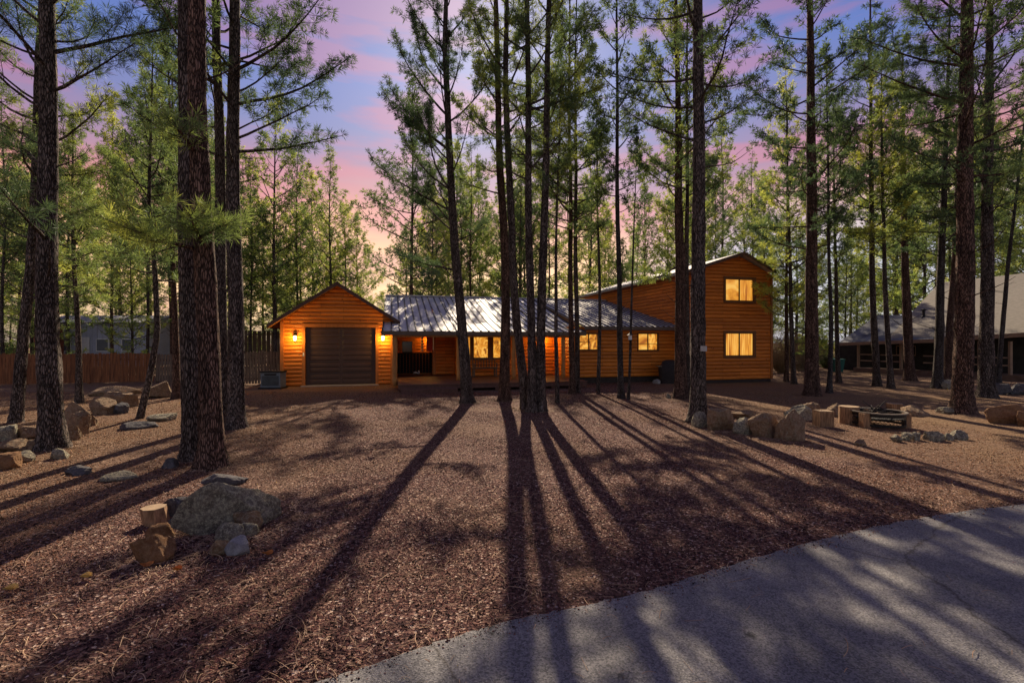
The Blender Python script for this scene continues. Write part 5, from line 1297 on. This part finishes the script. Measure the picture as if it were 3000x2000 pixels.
pine([(2042, 1236), (2045, 1050), (2046, 800), (2043, 400), (2041, 0)], 46, 'thick grey pine with a small white plate, beside the yard boulders', H_=21, zs=6.5, seed=44, Lmax=2.9, n=40, e0=5, e1=45, bark=BARK, dead=6)
# --- right group
pine([(2377, 1158), (2378, 1000), (2376, 700), (2374, 300), (2370, 0)], 38, 'straight thick pine right of the two-storey wing', H_=22, zs=5.4, seed=51, Lmax=3.2, n=54, e0=-2, e1=40, bark=BARK_RED, dead=6)
pine([(2430, 1151), (2435, 900), (2430, 700), (2427, 400)], 13, 'slim bluish pine just right of the straight thick pine', H_=13.5, zs=5.5, seed=52, Lmax=1.7, n=40, bark=BARK_GREY, dead=10)
pine([(2325, 1124), (2318, 900), (2312, 700)], 14, 'thin pine close behind the right corner of the two-storey wing', H_=15, zs=3.0, seed=53, Lmax=2.4, n=44, need=NEEDLE_FAR)
pine([(2303, 1118), (2302, 900), (2300, 700)], 12, 'thin reddish pine nearest the right corner of the two-storey wing', H_=14, zs=3.2, seed=54, Lmax=2.2, n=40, bark=BARK_RED)
pine([(2457, 1121), (2448, 900), (2440, 700)], 13, 'thin dark pine left of the green bin', H_=14, zs=4.8, seed=55, Lmax=2.2, n=40, need=NEEDLE_FAR)
pine([(2568, 1131), (2562, 1000), (2551, 780), (2541, 150)], 19, 'pine in front of the left end of the dark house porch', H_=19.5, zs=6.0, seed=56, Lmax=2.6, n=54, e0=0, e1=40)
pine([(2609, 1137), (2600, 950), (2590, 780), (2584, 500)], 16, 'slim pine second from the left before the dark house', H_=14.5, zs=5.5, seed=57, Lmax=2.1, n=42, need=NEEDLE_FAR)
pine([(2665, 1115), (2659, 950), (2648, 780), (2640, 400)], 26, 'red-brown pine before the window of the dark house', H_=17, zs=6.5, seed=58, Lmax=2.7, n=48, bark=BARK_RED)
pine([(2744, 1137), (2750, 950), (2752, 700), (2760, 300)], 25, 'grey pine left of the leaning reddish pine', H_=17, zs=5.5, seed=59, Lmax=2.6, n=50, bark=BARK_GREY)
pine([(2775, 1113), (2782, 950), (2792, 790), (2800, 500)], 20, 'reddish pine leaning right behind the thick red-barked pine', H_=17, zs=6.0, seed=60, Lmax=2.6, n=44, bark=BARK_RED)
pine([(2823, 1211), (2822, 1000), (2824, 700), (2826, 300), (2826, 0)], 49, 'thick red-barked pine at the right, nearest to the road', H_=22, zs=6.3, seed=61, Lmax=3.1, n=50, e0=-2, e1=42, bark=BARK_RED, extra=[(8.6, 172, 3.2, 14), (9.6, 180, 3.4, 8)])
pine([(2892, 1164), (2890, 1000), (2892, 700), (2896, 400), (2900, 0)], 37, 'thick dark pine second from the right edge', H_=21, zs=5.8, seed=62, Lmax=3.2, n=54, e0=0, e1=42)
pine([(2925, 1122), (2928, 1010), (2943, 805), (2968, 510), (2990, 250)], 13, 'thin curved stem leaning to the right edge', H_=16, zs=6.5, seed=63, Lmax=2.2, n=36, bark=BARK_GREY)
# small plates
def plate(px, py, base, w, h, label, name, parentlabel=None):
    D = CH * FPX / (base - 1000.0) - .26; p = At(px, py, D); b = MB(); b.box(p.x - w / 2, p.x + w / 2, D, D + .03, p.z - h / 2, p.z + h / 2); o = b.build(name, mat('weathered_white_plate', (.5, .46, .42), var=.3, scale=14)); recentre(o); tag(o, label, 'sign'); return o
plate(2062, 1021, 1236, .15, .13, 'small weathered white plate nailed to the thick grey pine', 'trunk_plate')
def feeder():
    D = CH * FPX / (1170 - 1000.) - .12; p = At(1846, 985, D); o = empty('bird_feeder', p, 'small pale bird feeder hung on the thinnest leaning stem', 'bird feeder')
    b = MB(); b.tube([p + Vector((0, 0, -.12)), p + Vector((0, 0, .04))], .06, 10); b.build('seed_tube', WHITE, o)
    b = MB(); b.tube([p + Vector((0, 0, .041)), p + Vector((0, 0, .11))], [.11, .02], 10); b.build('roof', METAL_DK, o)
    b = MB(); b.tube([p + Vector((0, 0, -.14)), p + Vector((0, 0, -.121))], .09, 10); b.build('tray', METAL_DK, o)
feeder()

# --- background pines: a few prototypes, copied
def proto(seed, H_, zs, n, Lmax, e0, e1, shape, bark, need, K=11, ln=.20, w=.019, r=.105, tw=.80):
    rs = np.random.RandomState(seed); ph = rs.rand() * 6
    def tr(z): return (.06 * math.sin(z * .5 + ph), .06 * math.cos(z * .4 + ph)), r * max(.08, 1 - .9 * z / H_)
    root = empty('distant_pine', (0, 0, 0))
    b = MB(); lv = np.arange(-.1, H_, .8); ns = 8
    for z in lv:
        (cx, cy), q = tr(max(z, 0))
        for j in range(ns): a = 2 * math.pi * j / ns; b.v.append((cx + q * math.cos(a), cy + q * math.sin(a), z))
    for i in range(len(lv) - 1):
        for j in range(ns): k = (j + 1) % ns; b.f.append((i * ns + j, i * ns + k, (i + 1) * ns + k, (i + 1) * ns + j))
    TC, TD = make_limbs(b, tr, H_, zs, n, Lmax, e0, e1, rs, dead=5, r0=.03, shape=shape, twtube=False, tw=tw, tsp=.19)
    t = b.build('trunk', bark, root, smooth=True)
    c = link('crown', tuft_mesh('crown', TC, TD, K, ln, w, rs), need, root)
    return root, H_
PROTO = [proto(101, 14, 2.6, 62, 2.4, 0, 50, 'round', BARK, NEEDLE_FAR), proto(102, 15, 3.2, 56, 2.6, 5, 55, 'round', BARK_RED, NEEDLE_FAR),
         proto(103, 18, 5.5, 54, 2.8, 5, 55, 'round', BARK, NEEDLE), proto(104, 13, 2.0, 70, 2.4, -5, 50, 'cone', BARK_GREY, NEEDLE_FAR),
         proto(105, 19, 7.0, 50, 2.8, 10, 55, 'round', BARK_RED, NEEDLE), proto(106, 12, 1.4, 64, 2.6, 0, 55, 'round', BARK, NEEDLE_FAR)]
used = [False] * len(PROTO)
def place(k, x, y, s, rz, label, group, sxy=None):
    root = PROTO[k][0]
    if not used[k]: r = root; used[k] = True
    else:
        r = root.copy(); COL.objects.link(r)
        for ch in root.children:
            c = ch.copy(); COL.objects.link(c); c.parent = r
    r.location = (x, y, 0); r.rotation_euler = (0, 0, rz); q = sxy or s; r.scale = (q, q, s)
    tag(r, label, 'pine tree', group); return r
LOOK = ['broad bright green pine with low foliage', 'full-crowned pine with reddish trunk', 'tall pine with bare lower trunk', 'dense pointed pine with grey trunk', 'high-crowned pine with red trunk', 'short bushy pine']
MARKS = [(60, 'left edge of the woods'), (150, 'behind the thick left pine'), (260, 'behind the pale mobile home'), (420, 'behind the cedar fence'), (530, 'left of the double big pine'), (700, 'behind the double big pine'),
         (800, 'left of the garage gable'), (900, 'over the left garage roof slope'), (1000, 'over the garage ridge'), (1130, 'in the gap right of the garage ridge'), (1300, 'over the left end of the long roof'), (1400, 'behind the bowed pine'),
         (1520, 'behind the straight pine of the centre'), (1620, 'behind the central clump'), (1720, 'behind the close pair'), (1830, 'behind the pale grey pine'), (1960, 'over the right end of the long roof'), (2090, 'behind the plated pine'),
         (2200, 'over the two-storey ridge'), (2330, 'right of the two-storey ridge'), (2420, 'behind the straight thick right pine'), (2520, 'above the green bin'), (2620, 'over the blue-grey lower roof'), (2720, 'left of the grey shingle roof'),
         (2860, 'behind the thick red-barked pine'), (3100, 'over the right end of the shingle roof')]
def blabel(px, k, D):
    w = next(m for x, m in MARKS if px < x or x == 3100)
    return ('nearer ' if D < 38 else '' if D < 55 else 'far ') + LOOK[k] + ' ' + w
def region(px):
    if px < 700: return 'tall pine in the woods behind the left fence', 'pines behind the left fence'
    if px < 1120: return 'pine in the woods behind the garage roof', 'pines behind the garage'
    if px < 1950: return 'pine in the woods behind the long metal roof', 'pines behind the long roof'
    if px < 2330: return 'pine in the woods behind the two-storey wing', 'pines behind the two-storey wing'
    return 'pine in the woods behind the dark neighbouring house', 'pines behind the neighbouring house'
rb_ = random.Random(77)
USEDL = set()
def bgp(px, top, D, k=None, label=None):
    z = CH + (1000 - top) / FPX * D; k = rb_.randrange(6) if k is None else k; s = z / PROTO[k][1]
    lb, g = region(px)
    if label is None:
        for q in range(6):
            if blabel(px, k, D) not in USEDL: break
            k = (k + 1) % 6
        s = z / PROTO[k][1]; USEDL.add(blabel(px, k, D))
    place(k, (px - 1500) / FPX * D, D, s, rb_.uniform(0, 6.28), label or blabel(px, k, D), g, sxy=(s * rb_.uniform(.85, 1.15) if s < 1.6 else 1.5) * (1.25 if D > 44 else 1))
# recognisable silhouettes
bgp(735, 470, 34, 2, 'pine with bare lower trunk left of the garage gable'); bgp(805, 300, 36, 0, 'tall pointed pine whose tip stands beside the pink sky, left of the garage')
bgp(870, 440, 38, 3, 'conical pine stepping down right of the tall pointed pine'); bgp(968, 445, 40, 0, 'dark conical pine directly above the garage ridge'); bgp(915, 520, 44, 5); bgp(1010, 600, 42, 3)
bgp(1048, 640, 44, 5, 'small bright pine at the edge of the sunset gap above the garage'); bgp(1208, 235, 30, 1, 'pine with full crown standing alone over the left of the long metal roof')
bgp(1265, 560, 36, 5); bgp(1190, 660, 46, 3); bgp(1120, 860, 66, 5)
bgp(430, 190, 27, 2); bgp(330, 300, 29, 1); bgp(200, 380, 31, 0); bgp(90, 330, 30, 1); bgp(10, 260, 28, 2); bgp(500, 60, 31, 4)
bgp(150, 660, 27, 5, 'small bushy pine veiling the left end of the pale mobile home'); bgp(385, 640, 26.5, 5, 'small bushy pine veiling the right end of the pale mobile home')
# filling rows
def sky_top(px):
    xs = [0, 250, 520, 700, 830, 880, 1000, 1080, 1110, 1160, 1300, 1500, 1750, 1850, 1950, 2150, 2330, 2420, 2480, 2560, 2700, 3000]
    ys = [330, 420, 300, 380, 560, 560, 600, 690, 830, 700, 420, 380, 420, 560, 430, 330, 470, 700, 640, 430, 330, 260]
    return float(np.interp(px, xs, ys))
for D0, n, jit in ((31, 24, 3), (38, 25, 4), (47, 25, 5), (60, 20, 6)):
    for i in range(n):
        px = -60 + (i + rb_.uniform(.1, .9)) * 3120 / n; D = D0 + rb_.uniform(-jit, jit)
        if D < 36 and 760 < px < 2330: D += 8
        if px > 2400 and D < 42: D += 10
        if px < 500 and 30 < D < 38.5: D += 7
        if 110 < px < 445 and D < 42: continue
        top = sky_top(px) + rb_.uniform(-30, 190)
        if 1062 < px < 1152: continue
        if 830 < px < 1060 and D < 44: continue
        bgp(px, top, D)
for i in range(26):     # distant low pines closing the view at eye level
    px = -40 + (i + rb_.uniform(.1, .9)) * 3080 / 26; D = rb_.uniform(70, 85); bgp(px, rb_.uniform(760, 860), D, rb_.choice((0, 3, 5)))

# shrubs and dry brush
def bush_proto(seed, m, Hh, R_, n, dry=False):
    rs = np.random.RandomState(seed); root = empty('shrub', (0, 0, 0)); b = MB(); C = []; Dd = []
    for k in range(n):
        a = rs.rand() * 6.28; e = R(rs.uniform(35, 85)); Ln = Hh * rs.uniform(.6, 1.1); p = np.array([rs.randn() * .08, rs.randn() * .08, 0.]); pts = [p]
        for q in range(4):
            e += rs.randn() * .15; p = p + np.array([math.cos(a) * math.cos(e) * R_ / Hh * 1.2, math.sin(a) * math.cos(e) * R_ / Hh * 1.2, math.sin(e)]) * Ln / 4; pts.append(p)
            for h in range(3): C.append(p + rs.randn(3) * .10); Dd.append((math.cos(a), math.sin(a), .6))
        b.tube([Vector(v) for v in pts], [.018, .014, .01, .007, .004], 4, cap=False)
    b.build('stems', DRY, root); link('foliage', tuft_mesh('foliage', np.array(C), np.array(Dd), 7, .13 if not dry else .16, .02 if not dry else .006, rs), m, root)
    root.children[0].name = 'stem'
    return root
BP = [bush_proto(201, NEEDLE_FAR, 1.5, 1.2, 60), bush_proto(202, DRY, 1.7, 1.2, 70, True)]
bused = [False, False]
bush_list = [(330, 1095, 1, .5, 'dry yellow bush standing before the cedar fence'), (2290, 1092, 1, 1.3, 'dry brown brush beside the right corner of the two-storey wing'), (2345, 1085, 1, 1.5, 'tall dry brush behind the straight thick pine'),
             (2420, 1078, 0, .8, 'green shrub left of the green bin'), (2270, 1075, 1, 1.6, 'tallest dry brush behind the two-storey wing corner'), (640, 1075, 0, 1.1, None), (720, 1065, 0, 1.4, None), (20, 1075, 0, 1.5, None)]
for i in range(18): bush_list.append((rb_.choice((rb_.uniform(2290, 2420), rb_.uniform(2280, 3000), rb_.uniform(-40, 120), rb_.uniform(440, 760))), rb_.uniform(1045, 1062), rb_.choice((0, 0, 1)), rb_.uniform(1.2, 2.0), None))
bseen = {}
for px, py, k, s, lb in bush_list:
    p = G(px, py)
    if not bused[k]: r = BP[k]; bused[k] = True
    else:
        r = BP[k].copy(); COL.objects.link(r)
        for ch in BP[k].children: c = ch.copy(); COL.objects.link(c); c.parent = r
    r.location = p; r.scale = (s, s, s); r.rotation_euler = (0, 0, rb_.uniform(0, 6.28))
    if lb: tag(r, lb, 'shrub')
    else:
        side = 'left of the cabin' if px < 1500 else 'right of the cabin'
        wh = next(m for x, m in MARKS if px < x or x == 3100); lb2 = ('dry brown' if k else 'green') + ' undergrowth shrub ' + wh
        if lb2 not in USEDL: USEDL.add(lb2); tag(r, lb2, 'shrub', ('dry' if k else 'green') + ' shrubs in the woods ' + side); continue
        tag(r, ('dry brown' if k else 'green') + ' undergrowth shrub far in the woods ' + side, 'shrub', ('dry' if k else 'green') + ' shrubs in the woods ' + side)
